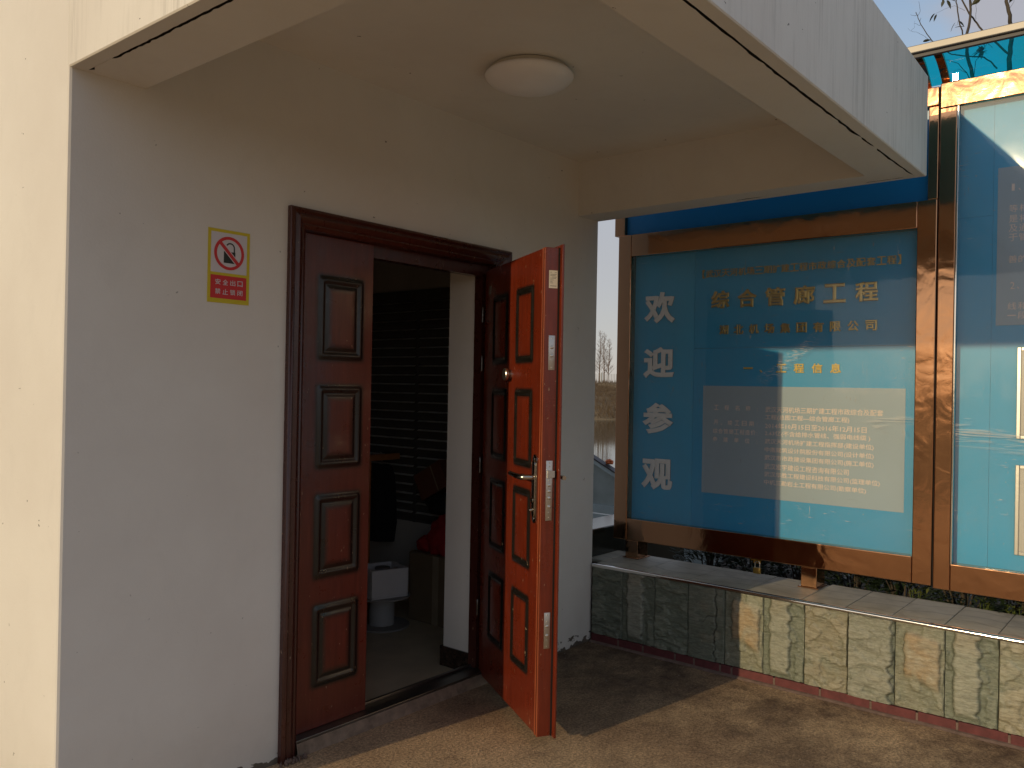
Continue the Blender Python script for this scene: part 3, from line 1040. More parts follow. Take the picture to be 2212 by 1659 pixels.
# roller shutters deep inside (part of the building)
shutter = mk('roller_shutter', (lambda b: (box(b, 3.835, 3.851, 3.20, 4.95, 2.005, 2.075, .004), box(b, 3.838, 3.851, 3.966, 3.990, .55, 2.005), box(b, 3.848, 3.851, 3.20, 4.95, .55, 2.005), b)[-1])(BM()), M['shutter'], house)
proto = None
for (ya, yb) in ((3.994, 4.95), (3.20, 3.962)):
    proto = None
    for k in range(24):
        zt = 2.000 - .060 * k
        if proto is None:
            bm = BM()
            pl = [(3.847, zt), (3.830, zt - .010), (3.829, zt - .018), (3.835, zt - .040), (3.846, zt - .056), (3.847, zt - .057)]
            ra = [bm.verts.new((x, ya, z)) for x, z in pl]
            rb = [bm.verts.new((x, yb, z)) for x, z in pl]
            for q in range(len(pl) - 1): bm.faces.new((ra[q], ra[q + 1], rb[q + 1], rb[q])).material_index = int(q == 0)  # upper face takes the painted highlight
            proto = mk('slat', bm, [M['shutter'], M['slat_highlight']], shutter)
            base = proto
        else:
            c = base.copy()
            COL.objects.link(c)
            c.parent = shutter
            c.location = (0, 0, -.060 * k)

# ------------------------------------------------------------------ ceiling lamp
lc = (2.588, 2.076, HI)
lamp = thing('ceiling_lamp', lc, 'round white dome lamp, unlit, on the canopy ceiling', 'ceiling lamp')
bm = BM()
lathe(bm, [(.150, 0), (.158, -.004), (.160, -.022), (.150, -.026)], lc, n=56)
mk('lamp_base', bm, M['lamp_base'], lamp, smooth=40)
bm = BM()
lathe(bm, [(.150, -.020), (.172, -.021), (.177, -.027), (.174, -.036), (.160, -.049), (.136, -.062), (.104, -.073), (.066, -.081), (.030, -.085), (0, -.086)], lc, n=56)
mk('diffuser', bm, M['lamp_white'], lamp, smooth=60)


# ------------------------------------------------------------------ text
def glyph_mesh(s, extrude=0.0, embolden=0.0, res=2, space=1.0):
    if extrude == 0 and embolden > .004:      # flat print: overlaid shifted copies thicken the strokes
        bm = BM()
        for q, (dx, dy) in enumerate(((-1, 0), (1, 0), (0, 1), (0, -1))):
            t = glyph_mesh(s, 0, 0, res)
            merge(bm, t, lambda x, y, z: Vector((x + dx * embolden, y + dy * embolden * .8, q * .012)))
        return bm
    cu = bpy.data.curves.new('t', 'FONT')
    cu.body = s
    cu.size = 1.0
    cu.resolution_u = res
    cu.extrude = extrude
    if extrude:
        cu.bevel_depth = embolden
        cu.bevel_resolution = 0
    cu.space_character = space
    ob = bpy.data.objects.new('t', cu)
    COL.objects.link(ob)
    bpy.context.view_layer.update()
    dg = bpy.context.evaluated_depsgraph_get()
    me = bpy.data.meshes.new_from_object(ob.evaluated_get(dg))
    bm = BM()
    bm.from_mesh(me)
    bpy.data.objects.remove(ob)
    bpy.data.curves.remove(cu)
    bpy.data.meshes.remove(me)
    return bm


def text_into(bm, s, a0, a1, b0, b1, d0, d1, T, embolden=0.0, res=2, side=None):
    """fit text s to the box a0..a1 x b0..b1; its depth spans d0..d1; T(a,b,d)->world"""
    t = glyph_mesh(s, 0.05 if d1 - d0 > .001 else 0.0, embolden, res)
    if not t.verts: t.free(); return
    X = [v.co.x for v in t.verts]; Y = [v.co.y for v in t.verts]; Z = [v.co.z for v in t.verts]
    x0, x1, yy0, yy1, z0, z1 = min(X), max(X), min(Y), max(Y), min(Z), max(Z)
    m = {}
    for v in t.verts:
        a = a0 + (v.co.x - x0) / (x1 - x0) * (a1 - a0)
        b = b0 + (v.co.y - yy0) / max(1e-6, yy1 - yy0) * (b1 - b0)
        d = d1 if z1 - z0 < 1e-6 else d0 + (v.co.z - z0) / (z1 - z0) * (d1 - d0)
        m[v] = bm.verts.new(T(a, b, d))
    for f in t.faces:
        g = bm.faces.new([m[v] for v in f.verts])
        g.material_index = 1 if (side and abs(f.normal.z) < .5) else 0
    t.free()


def spread(bm, s, a0, a1, h0, h1, d0, d1, T, embolden=0.03, res=2, small='、：:()-', side=None, cw=None):
    """characters of s set in even cells between a0 and a1 (first left edge, last right edge)"""
    n = len(s)
    hh = h1 - h0
    cw = cw or hh * 1.0
    step = (a1 - a0 - cw) / (n - 1) if n > 1 else 0
    for k, ch in enumerate(s):
        if ch == ' ': continue
        x = a0 + step * k
        if ch == '【': text_into(bm, ch, x + cw * .62, x + cw * .95, h0 - hh * .06, h1 + hh * .06, d0, d1, T, 0.004, res, side)
        elif ch == '】': text_into(bm, ch, x + cw * .05, x + cw * .38, h0 - hh * .06, h1 + hh * .06, d0, d1, T, 0.004, res, side)
        elif ch == '、': text_into(bm, ch, x, x + cw * .30, h0, h0 + hh * .30, d0, d1, T, embolden, res, side)
        elif ch in '：:': text_into(bm, ch, x + cw * .1, x + cw * .25, h0 + hh * .05, h0 + hh * .65, d0, d1, T, embolden, res, side)
        elif ch == '一': text_into(bm, ch, x, x + cw, h0 + hh * .45, h0 + hh * .57, d0, d1, T, embolden, res, side)
        else: text_into(bm, ch, x, x + cw, h0, h1, d0, d1, T, embolden, res, side)


# ------------------------------------------------------------------ safety sign on the wall
sign = thing('safety_sign', (1.662, YW, 1.86), 'yellow-bordered sign with a crossed-out padlock and white characters on red', 'sign')
ST = lambda a, b, d: Vector((a, YW - d, b))
bm = BM(); prism(bm, [(1.579, 1.729), (1.745, 1.729), (1.745, 1.991), (1.579, 1.991)], .0002, .0020, ST); mk('sign_plate', bm, M['sign_yellow'], sign)
bm = BM(); prism(bm, [(1.590, 1.837), (1.733, 1.837), (1.733, 1.980), (1.590, 1.980)], .0020, .0024, ST); mk('white_field', bm, M['sign_white'], sign)
bm = BM(); prism(bm, [(1.590, 1.745), (1.733, 1.745), (1.733, 1.827), (1.590, 1.827)], .0020, .0024, ST); mk('red_field', bm, M['sign_red'], sign)
cx, cz = 1.6615, 1.908
bm = BM()
prism(bm, [(1.640, 1.873), (1.686, 1.873), (1.686, 1.914), (1.640, 1.914)], .0024, .0028, ST)
arc = []
for r in (.0185, .0135):
    pts = [(cx + .004 + r * math.cos(math.radians(a)), 1.928 + r * math.sin(math.radians(a))) for a in range(0, 156, 15)]
    arc.append(pts)
poly = [(cx + .004 + .0185, 1.913)] + arc[0] + arc[1][::-1] + [(cx + .004 + .0135, 1.913)]
prism(bm, poly, .0024, .0028, ST)
mk('padlock_symbol', bm, M['sign_black'], sign)
d45 = math.sqrt(.5)
for hw, dd, nm, mt, ln_ in ((.0088, (.0028, .0031), 'bar_outline', 'sign_white', .047), (.0062, (.0031, .0034), 'red_bar', 'sign_red', .053)):
    bm = BM()
    ax_, pe = Vector((d45, -d45)), Vector((d45, d45))
    cc = Vector((cx, cz))
    prism(bm, [tuple(cc - ax_ * ln_ - pe * hw), tuple(cc + ax_ * ln_ - pe * hw), tuple(cc + ax_ * ln_ + pe * hw), tuple(cc - ax_ * ln_ + pe * hw)], *dd, ST)
    mk(nm, bm, M[mt], sign)
bm = BM()
n = 64
ra = [[bm.verts.new(ST(cx + r * math.cos(2 * math.pi * k / n), cz + r * math.sin(2 * math.pi * k / n), d)) for k in range(n)] for r, d in ((.0595, .0024), (.0595, .0035), (.0490, .0035), (.0490, .0024))]
for a, b in zip(ra, ra[1:]):
    for k in range(n): bm.faces.new((a[k], a[(k + 1) % n], b[(k + 1) % n], b[k]))
mk('red_ring', bm, M['sign_red'], sign)
bm = BM()
spread(bm, '安全出口', 1.608, 1.718, 1.7935, 1.8135, .0024, .0028, ST, .02, cw=.0215)
spread(bm, '禁止锁闭', 1.608, 1.718, 1.7600, 1.7800, .0024, .0028, ST, .02, cw=.0215)
mk('sign_lettering', bm, M['sign_white'], sign)

# ------------------------------------------------------------------ low stone wall
wall = thing('low_stone_wall', (4.25, 1.0, 0), 'knee-high wall faced with green split stone tiles on a red brick base', 'wall')
YE = -1.9
bm = BM()
box(bm, 4.032, 4.44, YE, 2.690, 0.0, 0.425)
box(bm, 4.14, 4.455, 2.690, 2.806, 0.0, 0.425)
mk('wall_core', bm, M['mortar'], wall)

TW, TH0, TH1 = 0.2045, 0.052, 0.4285
fbm = lambda x, y, z, o=5: noise.fractal(Vector((x, y, z)), 1.0, 2.1, o)


def tile_height(kind, u, v):
    """relief in metres, ochre share, paleness and crevice dirt at (u,v) in 0..1"""
    x, y = u * TW * 10, v * 3.8
    w1 = noise.noise(Vector((y * 2.3, kind * 7.1, 0))) + .35 * noise.noise(Vector((y * 9, kind, 3)))
    w2 = noise.noise(Vector((y * 2.7, kind * 3.3, 9))) + .35 * noise.noise(Vector((y * 8, kind, 6)))
    sc = abs(noise.noise(Vector((y * 1.6, kind * 5.0, 4))))
    rough = 0.0020 * fbm(x * 2.2, y * 4.5, kind * 11.0) + 0.0014 * fbm(x * 7, y * 14, kind * 3.0, 3)
    step = lambda d, s=0.012: 1 / (1 + math.exp(-max(-40, min(40, d / s))))
    line = lambda d, w=.012: math.exp(-(d / w) ** 2)
    och, tone, dirt = 0.0, .45, 0.0
    if kind == 0:        # rough all over with horizontal foliation
        f1 = fbm(x * 1.1, y * 2.2, 5.0) - .05
        h = .006 + .0035 * fbm(x * 1.2, y * 3.0, 2.0) + .004 * step(f1, .03)
        tone = .16 + .22 * step(f1, .06); dirt = .4 * line(f1, .035)
    elif kind == 1:      # pale raised strip with scalloped flanks
        l, r = .16 + .05 * w1 + .06 * sc, .66 + .09 * w2 - .10 * sc
        m = step(u - l) * step(r - u) * step(v - .06)
        f1 = fbm(x * 1.3, y * 1.6, 8.) - .1
        h = .003 + .011 * m + .004 * step(f1, .03) * (1 - m)
        tone = .20 + .50 * m + .15 * step(f1, .05) * (1 - m)
        dirt = .85 * max(line(u - l + .012), line(u - r - .014)) + .5 * line(f1, .03) * (1 - m)
        och = .35 * m * step(v - .84, .03)
    elif kind == 2:      # full plateau, bitten along the right edge
        r = .95 + .05 * w1 - .34 * max(0, sc - .10)
        m = step(r - u)
        f1 = fbm(x * .9, y * 1.6, 13.)
        h = .003 + .010 * m + .002 * fbm(x * 1.0, y * 2.6, 3.) + .003 * step(f1, .03)
        tone = .20 + .42 * m + .15 * step(f1, .08); dirt = .9 * line(u - r - .014) + .16 * line(f1, .03)
    elif kind == 3:      # cracked slab
        d1 = u - (.76 + .10 * w1 + .03 * w2)
        d2 = v - .52 - .25 * (u - .3) + .05 * w1 - .06 * noise.noise(Vector((x * 3, 0, 2)))
        on2 = step(u - .30, .05) * step(.74 - u, .03)
        h = .011 + .003 * step(d2, .02) - .008 * line(d1, .016) - .004 * line(d2, .012) * on2 - .004 * step(u - .80, .02) * step(.45 - v, .03)
        tone = .32 + .12 * step(d2, .03); dirt = max(line(d1, .015), .8 * line(d2, .010) * on2)
        och = .9 * max(0, noise.noise(Vector((x * 1.5, y * 1.2, 31))) - .12)
    elif kind == 4:      # ochre raised plate over a grey foot
        l, r, t_, b_ = .20 + .07 * w1 + .05 * sc, .90 + .03 * w2, .93 - .10 * u, .34 + .06 * math.sin(u * 5)
        m = step(u - l) * step(r - u) * step(t_ - v) * step(v - b_, .02)
        f1 = fbm(x * 1.3, y * 1.3, 18.) - .05
        h = .003 + .011 * m + .004 * step(f1, .04) * (1 - m)
        tone = .22 + .5 * m + .2 * step(f1, .06) * (1 - m)
        e = max(line(u - l + .014), line(u - r - .014)) * step(v - b_) * step(t_ - v)
        dirt = .8 * e + .2 * line(f1, .03) * (1 - m)
        och = .95 * m + .22
    else:                # rough with ochre blush
        f1 = fbm(x * 1.2, y * 1.5, 25.)
        h = .006 + .005 * step(f1, .03) + .003 * fbm(x, y * 2.5, 9.)
        tone = .35 + .25 * step(f1, .08); dirt = .2 * line(f1, .03); och = .40
    c01 = lambda q: max(0.0, min(1.0, q))
    return max(.0005, 1.35 * h + rough), c01(och), c01(tone), c01(dirt)


tile_me = {}


def stone_tile(kind, yl):
    if kind not in tile_me:
        bm = BM()
        lay, lt, ld = (bm.verts.layers.float.new(q) for q in ('ochre', 'tone', 'dirt'))
        nu, nv = 46, 80
        g = []
        for j in range(nv + 1):
            row = []
            for i in range(nu + 1):
                u, v = i / nu, j / nv
                h, oc, tn, di = tile_height(kind, u, v)
                e = min(u, 1 - u) * nu
                if e < .5: h = min(h, .004)
                vert = bm.verts.new((-h - .004, -(u * (TW - .003) + .0015), v * (TH1 - TH0)))
                vert[lay] = oc; vert[lt] = tn; vert[ld] = di
                row.append(vert)
            g.append(row)
        for a, b in zip(g, g[1:]):
            for i in range(nu): bm.faces.new((a[i], b[i], b[i + 1], a[i + 1]))
        # returns at the tile edges
        rim_ = [g[0][i] for i in range(nu + 1)] + [g[j][nu] for j in range(1, nv + 1)] + [g[nv][i] for i in range(nu - 1, -1, -1)] + [g[j][0] for j in range(nv - 1, 0, -1)]
        back = [bm.verts.new((.012, v.co.y, v.co.z)) for v in rim_]
        for k in range(len(rim_)):
            q = (k + 1) % len(rim_)
            bm.faces.new((rim_[k], rim_[q], back[q], back[k]))
        bmesh.ops.recalc_face_normals(bm, faces=bm.faces)
        me = bpy.data.meshes.new('stone_tile')
        bm.to_mesh(me); bm.free()
        me.materials.append(M['stone'])
        for p in me.polygons: p.use_smooth = True
        me.set_sharp_from_angle(angle=math.radians(50))
        tile_me[kind] = me
    o = bpy.data.objects.new('stone_tile', tile_me[kind])
    COL.objects.link(o)
    o.parent = wall
    o.location = Vector((4.022, yl, TH0)) - ORIGIN[wall]
    return o


seq = [0, 1, 0, 3, 4, 1, 5, 2, 4, 1, 5, 0, 2, 4, 1, 5, 3, 0, 4, 1, 2, 0]
for k, kd in enumerate(seq):
    stone_tile(kd, 2.688 - .0 - (TW) * k if k else 2.688)

# coping slabs
joints = [2.690, 2.400, 2.095, 1.775, 1.492, 1.285, 1.078, .862, .655, .44, .22, 0.0, -.25, -.5, -.75, -1.0, -1.3, -1.6, -1.9]
rr = random.Random(11)
for a, b in zip(joints, joints[1:]):
    bm = BM()
    zt = .4415 + rr.uniform(-.0015, .001)
    back = 4.458 if a > 1.5 else 4.480 + rr.uniform(-.004, .004)
    box(bm, 4.019, back, b + .0015, a - .0015, .424, zt, .003)
    mk('coping_slab', bm, M['coping'], wall)
bm = BM()
box(bm, 4.14, 4.47, 2.6985, 2.805, .424, .4405, .003)
mk('coping_slab', bm, M['coping'], wall)
# polished edge trim
ya = 2.688
for yb in (.755, -.5, YE):
    bm = BM()
    pl = [(4.018, .4290), (4.0045, .4290), (4.0030, .4315), (4.0030, .4385), (4.0042, .4425), (4.0075, .4455), (4.0120, .4468), (4.0260, .4468), (4.0260, .4440)]
    r1 = [bm.verts.new((x, ya - .0006, z)) for x, z in pl]
    r2 = [bm.verts.new((x, yb + .0006, z)) for x, z in pl]
    for k in range(len(pl) - 1): bm.faces.new((r1[k], r1[k + 1], r2[k + 1], r2[k]))
    mk('edge_trim', bm, M['chrome'], wall, smooth=50)
    ya = yb
# bricks under the tiles with pale mortar joints
bj = [2.688, 2.503, 2.345, 2.149, 2.037, 1.890, 1.827, 1.605, 1.381, 1.151, .955, .795, .60, .37, .14, -.09, -.32, -.55, -.78, -1.01, -1.24, -1.47, -1.7, -1.9]
for a, b in zip(bj, bj[1:]):
    bm = BM()
    t = bmesh.new()
    box(t, 4.004 + rr.uniform(0, .003), 4.04, b + .005, a - .005, .003, .050 + rr.uniform(-.002, .001), .002)
    merge(bm, t)
    mk('brick', bm, M['brick'], wall)
bm = BM()
n = 60
pts = []
for k in range(n + 1):
    y = 2.688 + (YE - 2.688) * k / n
    pts.append((4.004 - .018 - .010 * noise.noise(Vector((y * 5, 0, 0))), y, 4.010))
for a, b in zip(pts, pts[1:]):
    quad(bm, (a[0], a[1], .0012), (b[0], b[1], .0012), (b[0] + .012, b[1], .009), (a[0] + .012, a[1], .009))
    quad(bm, (a[0] + .012, a[1], .009), (b[0] + .012, b[1], .009), (4.0065, b[1], .011), (4.0065, a[1], .011))
for y in bj[1:-1]:
    box(bm, 4.0065, 4.03, y - .0049, y + .0049, .011, .044)
mk('mortar_fillet', bm, M['mortar'], wall)

# ------------------------------------------------------------------ notice boards
XB, XG, XPN = 4.303, 4.316, 4.360
BT = lambda a, b, d: Vector((XPN - d, -a, b))       # a = -y (reads left to right), d = towards the viewer


def member(name, y0, y1, z0, z1, parent, x0=XB, x1=XB + .10, bev=.004, mat=None):
    bm = BM()
    box(bm, x0, x1, min(y0, y1), max(y0, y1), z0, z1, bev, 3)
    return mk(name, bm, mat or M['bronze'], parent)


board = thing('notice_board', (4.36, 1.85, 0.443), 'bronze framed blue notice board with four large white characters down its left side', 'notice board')
# legs
for ya, yb in ((2.654, 2.570), (1.594, 1.511)):
    member('leg', ya, yb, .4425, .5485, board, XB + .006, XB + .125)
    bm = BM()
    box(bm, XB - .004, XB + .135, yb - .012, ya + .012, .4418, .4475, .002)
    mk('base_plate', bm, M['bronze'], board)
# door frame of the lower case
member('frame_rail', 2.645, 1.0615, .549, .676, board)
member('frame_rail', 2.645, 1.0615, 2.243, 2.372, board)
member('frame_stile', 2.735, 2.6455, .549, 2.372, board)
member('frame_stile', 1.061, .975, .549, 2.372, board)
# upper post and header
member('upper_post', 2.772, 2.700, 2.3735, 2.905, board, XB + .012, XB + .10)
member('upper_post', 1.020, .975, 2.3735, 2.816, board, XB + .010, XB + .10)
member('upper_rail', 2.699, .975, 2.8165, 2.905, board, XB + .004, XB + .10)
bm = BM()
box(bm, XB + .040, XB + .055, 1.021, 2.6995, 2.374, 2.816)
mk('header_panel', bm, M['header_blue'], board)
bm = BM()
box(bm, XPN + .055, XPN + .062, .98, 2.74, .551, 2.90)
box(bm, XB + .1005, XPN + .0545, 2.712, 2.735, .551, 2.37)
mk('back_sheet', bm, M['bronze'], board)
# printed panels (three sheets with hair joints)
for nm, ya, yb, za, zb, mt in (('print_panel', 2.70, 2.252, .60, 2.31, 'print_blue_light'), ('print_panel', 2.2505, 1.00, 1.6885, 2.31, 'print_blue'), ('print_panel', 2.2505, 1.00, .60, 1.687, 'print_blue')):
    bm = BM()
    box(bm, XPN + .0005, XPN + .004, yb, ya, za, zb)
    mk(nm, bm, M[mt], board)
bm = BM()
box(bm, XPN - .0015, XPN + .0003, 1.114, 2.188, .872, 1.476)
mk('pale_text_field', bm, M['print_pale'], board)
# glass pane
bm = BM()
box(bm, XG, XG + .004, 1.0615, 2.645, .6765, 2.2425)
mk('clear_pane', bm, M['glass'], board)
# lettering
for k, (ch, z1) in enumerate(zip('欢迎参观', (2.024, 1.700, 1.371, 1.042))):
    bm = BM()
    text_into(bm, ch, -2.578, -2.372, z1 - .184, z1, .0, .010, BT, .038, 3, True)
    mk('large_character', bm, [M['letter_white'], M['letter_side']], board)
bm = BM()
spread(bm, '【武汉天河机场三期扩建工程市政综合及配套工程】', -2.232, -1.116, 2.088, 2.130, .0, .005, BT, .006, cw=.045)
mk('gold_title_line', bm, M['goldletter'], board)
for k, ch in enumerate('综合管廊工程'):
    a = -2.148 + k * (2.148 - 1.248 - .112) / 5
    bm = BM()
    text_into(bm, ch, a, a + .112, 1.910, 2.010, .0, .008, BT, .034, 2)
    mk('gold_character', bm, M['goldletter'], board)
for k, ch in enumerate('湖北机场集团有限公司'):
    a = -2.096 + k * (2.096 - 1.251 - .056) / 9
    bm = BM()
    text_into(bm, ch, a, a + .056, 1.763, 1.816, .0, .008, BT, .032, 2)
    mk('gold_character', bm, M['goldletter'], board)
for ch, a0, w_, z0_, z1_ in (('一', -1.948, .052, 1.571, 1.580), ('、', -1.856, .016, 1.552, 1.566), ('工', -1.763, .055, 1.552, 1.598), ('程', -1.668, .055, 1.550, 1.600), ('信', -1.573, .055, 1.550, 1.600), ('息', -1.478, .055, 1.550, 1.600)):
    bm = BM()
    text_into(bm, ch, a0, a0 + w_, z0_, z1_, .0, .005, BT, .026)
    mk('yellow_character', bm, M['yellow'], board)
HH = .027
for s, a0, a1, zc in (('工程名称：', -2.119, -1.842, 1.355), ('开、竣工日期：', -2.119, -1.842, 1.272), ('综合管廊工程造价：', -2.123, -1.842, 1.2235), ('参建单位：', -2.124, -1.842, 1.177)):
    bm = BM()
    spread(bm, s, a0, a1, zc - HH / 2, zc + HH / 2, .0017, .0020, BT, .010, 1, cw=HH)
    props(mk('text_line', bm, M['text_pink'], board), kind='stuff')
for s, a1, zc in (('武汉天河机场三期扩建工程市政综合及配套', -1.215, 1.353), ('工程(总图工程---综合管廊工程)', -1.377, 1.3105), ('2014年10月15日至2016年12月15日', -1.293, 1.266), ('2.63亿(不含给排水管线、强弱电线缆 )', -1.274, 1.224), ('武汉天河机场扩建工程指挥部(建设单位)', -1.257, 1.180), ('中南建筑设计院股份有限公司(设计单位)', -1.256, 1.1355), ('武汉市市政建设集团有限公司(施工单位)', -1.256, 1.0925), ('武汉宏宇建设工程咨询有限公司', -1.376, 1.047), ('武汉华胜工程建设科技有限公司(监理单位)', -1.225, 1.003), ('中机三勘岩土工程有限公司(勘察单位)', -1.290, .960)):
    bm = BM()
    text_into(bm, s, -1.820, a1, zc - HH * .60, zc + HH * .56, .0017, .0020, BT, .014, 1)
    props(mk('text_line', bm, M['text_pink'], board), kind='stuff')

# second, taller board on the right
b2 = thing('notice_board', (4.36, 0.1, 0.443), 'taller bronze framed notice board cut by the right edge, with picture frames behind scuffed acrylic', 'notice board')
Y2 = -0.95
for ya, yb in ((.42, .337), (-.55, -.633)):
    member('leg', ya, yb, .4425, .5395, b2, XB + .006, XB + .125)
member('frame_rail', .8955, Y2, .540, .664, b2)
member('frame_rail', .968, Y2, 2.797, 2.915, b2)
member('frame_stile', .968, .896, .540, 2.7965, b2)
bm = BM()
box(bm, XB + .012, XB + .030, .9684, .9742, .545, 2.905)
mk('gap_shade_strip', bm, M['void'], b2)  # black strip added behind the split to stand for its shade
member('frame_stile', Y2 - .001, Y2 - .09, .540, 2.915, b2)
bm = BM()
box(bm, XB - .002, XB + .012, .8870, .8950, .6645, 2.7960, .0015)
mk('glazing_bead', bm, M['chrome'], b2)
bm = BM()
box(bm, XG, XG + .004, Y2, .8865, .6645, 2.7960)
mk('clear_pane', bm, M['glass'], b2)
for ya, yb, za, zb, mt in ((.93, .7525, .60, 2.2775, 'print_blue_light'), (.93, .7525, 2.2785, 2.84, 'print_blue_light'), (.7515, Y2, .60, 2.84, 'print_blue_light')):
    bm = BM()
    box(bm, XPN + .0005, XPN + .004, yb, ya, za, zb)
    mk('print_panel', bm, M[mt], b2)
bm = BM()
box(bm, XPN + .055, XPN + .062, Y2, .939, .55, 2.90)
mk('back_sheet', bm, M['bronze'], b2)
bm = BM()
box(bm, XPN - .0015, XPN + .0003, -.75, .734, 1.771, 2.491)
mk('pale_text_field', bm, M['print_pale'], b2)
Z8 = [('1、', 2.396, .030, .045), ('等相', 2.300, .0, .0), ('是将', 2.253, 0, 0), ('及通', 2.210, 0, 0), ('于管', 2.168, 0, 0), ('善的', 2.070, 0, 0), ('2、', 1.950, .03, .045), ('线和', 1.857, 0, 0), ('一段', 1.815, 0, 0)]
for s, zc, a_, b_ in Z8:
    bm = BM()
    a0 = -.688
    if s[1] == '、':
        text_into(bm, s[0], -.679, -.667 if s[0] == '1' else -.661, zc - .016, zc + .016, .0017, .0020, BT, .0, 2)
        text_into(bm, '、', -.653, -.643, zc - .016, zc - .006, .0017, .0020, BT, .02, 2)
    else:
        for k, ch in enumerate(s):
            aa = a0 + .040 * k
            if ch == '一': text_into(bm, ch, aa, aa + .034, zc - .003, zc + .002, .0017, .0020, BT, .01, 2)
            else: text_into(bm, ch, aa, aa + .035, zc - .017, zc + .017, .0017, .0020, BT, .006, 2)
    props(mk('text_line', bm, M['text_pink'], b2), kind='stuff')
for za, zb in ((1.258, 1.670), (.736, 1.140)):
    pf = thing('picture_frame', (XPN - .01, .34, za), 'silver edged picture frame on the right-hand board, ' + ('upper one' if za > 1 else 'lower one') + ' of the two', 'picture frame', 'picture frames on the right-hand board')
    bm = BM()
    for y0_, y1_, z0_, z1_ in ((.645, .629, za, zb), (.05, .034, za, zb), (.6288, .0502, za, za + .016), (.6288, .0502, zb - .016, zb)):
        box(bm, XPN - .013, XPN - .0002, y1_, y0_, z0_, z1_, .002)
    mk('frame_moulding', bm, M['brushed'], pf)
    bm = BM()
    box(bm, XPN - .005, XPN - .0004, .0504, .6286, za + .0162, zb - .0162)
    mk('paper_sheet', bm, M['paper'], pf)

# ------------------------------------------------------------------ curved blue awning over the boards
aw = thing('awning', (4.2, 0.8, 2.91), 'curved blue acrylic awning with a steel edge above the notice boards', 'awning')
AX0, AX1, AZ0, AZ1 = 4.345, 4.115, 2.918, 3.020


def arc_pt(t):      # t 0 at the frame, 1 at the front edge
    return AX0 + (AX1 - AX0) * t, AZ0 + (AZ1 - AZ0) * (1 - (1 - t) ** 2) + 0.004


bm = BM()
ra = []
for k in range(13):
    x, z = arc_pt(k / 12)
    ra.append([bm.verts.new((x, yy, z)) for yy in (2.72, 1.5, .3, -1.2)])
for a, b in zip(ra, ra[1:]):
    for q in range(3): bm.faces.new((a[q], a[q + 1], b[q + 1], b[q]))
mk('acrylic_sheet', bm, M['awning'], aw, smooth=180)
bm = BM()
box(bm, AX1 - .022, AX1 + .006, -1.2, 2.72, AZ1 - .012, AZ1 + .022, .004)
mk('edge_trim', bm, M['edge_steel'], aw)
bm = BM()
box(bm, AX1 - .004, AX1 + .016, -1.2, 2.72, AZ1 - .030, AZ1 - .0125, .002)
mk('edge_channel', bm, M['shed_dark'], aw)
for y_, w_ in ((2.60, .032), (1.80, .032), (1.032, .034), (.950, .034), (.12, .032), (-.7, .032)):
    bm = BM()
    pa, pb = [], []
    for k in range(11):
        t = k / 10 * .985
        x, z = arc_pt(t)
        pa.append((x, z - .003)); pb.append((x, z - .020))
    poly = pa + pb[::-1]
    prism(bm, poly, y_ - w_ / 2, y_ + w_ / 2, lambda a, b, d: Vector((a, d, b)))
    mk('rib', bm, M['bronze'], aw)
bm = BM()
n_ = Vector((-1, -.01, -.045))
box(bm, 4.300, 4.306, .893, .918, 2.9155, 2.946, .001, T=lambda x, y, z: Vector((x - (z - 2.93) * .056 - (y - .905) * .021, y, z)))
mk('clip', bm, M['chrome'], aw)

# ------------------------------------------------------------------ padlock
pk = thing('padlock', (4.322, 1.834, .470), 'small brass padlock hanging under the frame of the notice board', 'padlock')
bm = BM(); box(bm, 4.314, 4.330, 1.815, 1.855, .470, .502, .003, 3); mk('lock_body', bm, M['brass'], pk, smooth=40)
bm = BM()
tube(bm, [(4.322, 1.847, .500), (4.322, 1.847, .524)] + [(4.322, 1.834 + .013 * math.cos(a), .524 + .013 * math.sin(a)) for a in [math.pi * k / 8 for k in range(1, 8)]] + [(4.322, 1.821, .524), (4.322, 1.821, .500)], .003, 8)
mk('shackle', bm, M['chrome'], pk, smooth=60)
bm = BM(); box(bm, XB + .02, XB + .023, 1.815, 1.858, .5255, .5488); box(bm, XB - .004, XB + .045, 1.810, 1.862, .5435, .5486)
mk('hasp', bm, M['brass'], board)


# ------------------------------------------------------------------ things inside the room
dr_c = Vector((3.360, 3.743, FL))
drum = thing('cable_spool', dr_c, 'grey plastic cable spool standing on its flange on the room floor', 'cable spool')
bm = BM(); lathe(bm, [(0, 0), (.165, 0), (.166, .004), (.165, .010), (0, .010)], dr_c, n=40); mk('flange', bm, M['spool'], drum, smooth=40)
bm = BM(); lathe(bm, [(0, .175), (.165, .175), (.166, .180), (.165, .185), (0, .185)], dr_c, n=40); mk('flange', bm, M['spool'], drum, smooth=40)
bm = BM(); lathe(bm, [(.074, .010), (.074, .175)], dr_c, n=30); mk('spool_core', bm, M['spool_core'], drum, smooth=60)
fb = thing('foam_box', (3.36, 3.74, FL + .1852), 'white polystyrene box with four open compartments on the cable spool', 'box')
ang = math.radians(-16.5)
ca, sa = math.cos(ang), math.sin(ang)
FT = lambda x, y, z: Vector((3.353 + x * ca - y * sa, 3.737 + x * sa + y * ca, FL + .1854 + z))
bm = BM()
w2, d2, hz = .116, .110, .168
box(bm, -w2, w2, -d2, d2, 0, .012, .003, T=FT)
for x0_, x1_, y0_, y1_ in ((-w2, w2, -d2, -d2 + .016), (-w2, w2, d2 - .016, d2), (-w2, -w2 + .016, -d2 + .0165, d2 - .0165), (w2 - .016, w2, -d2 + .0165, d2 - .0165)):
    box(bm, x0_, x1_, y0_, y1_, .0122, hz, .003, T=FT)
mk('box_shell', bm, M['foam'], fb)
bm = BM()
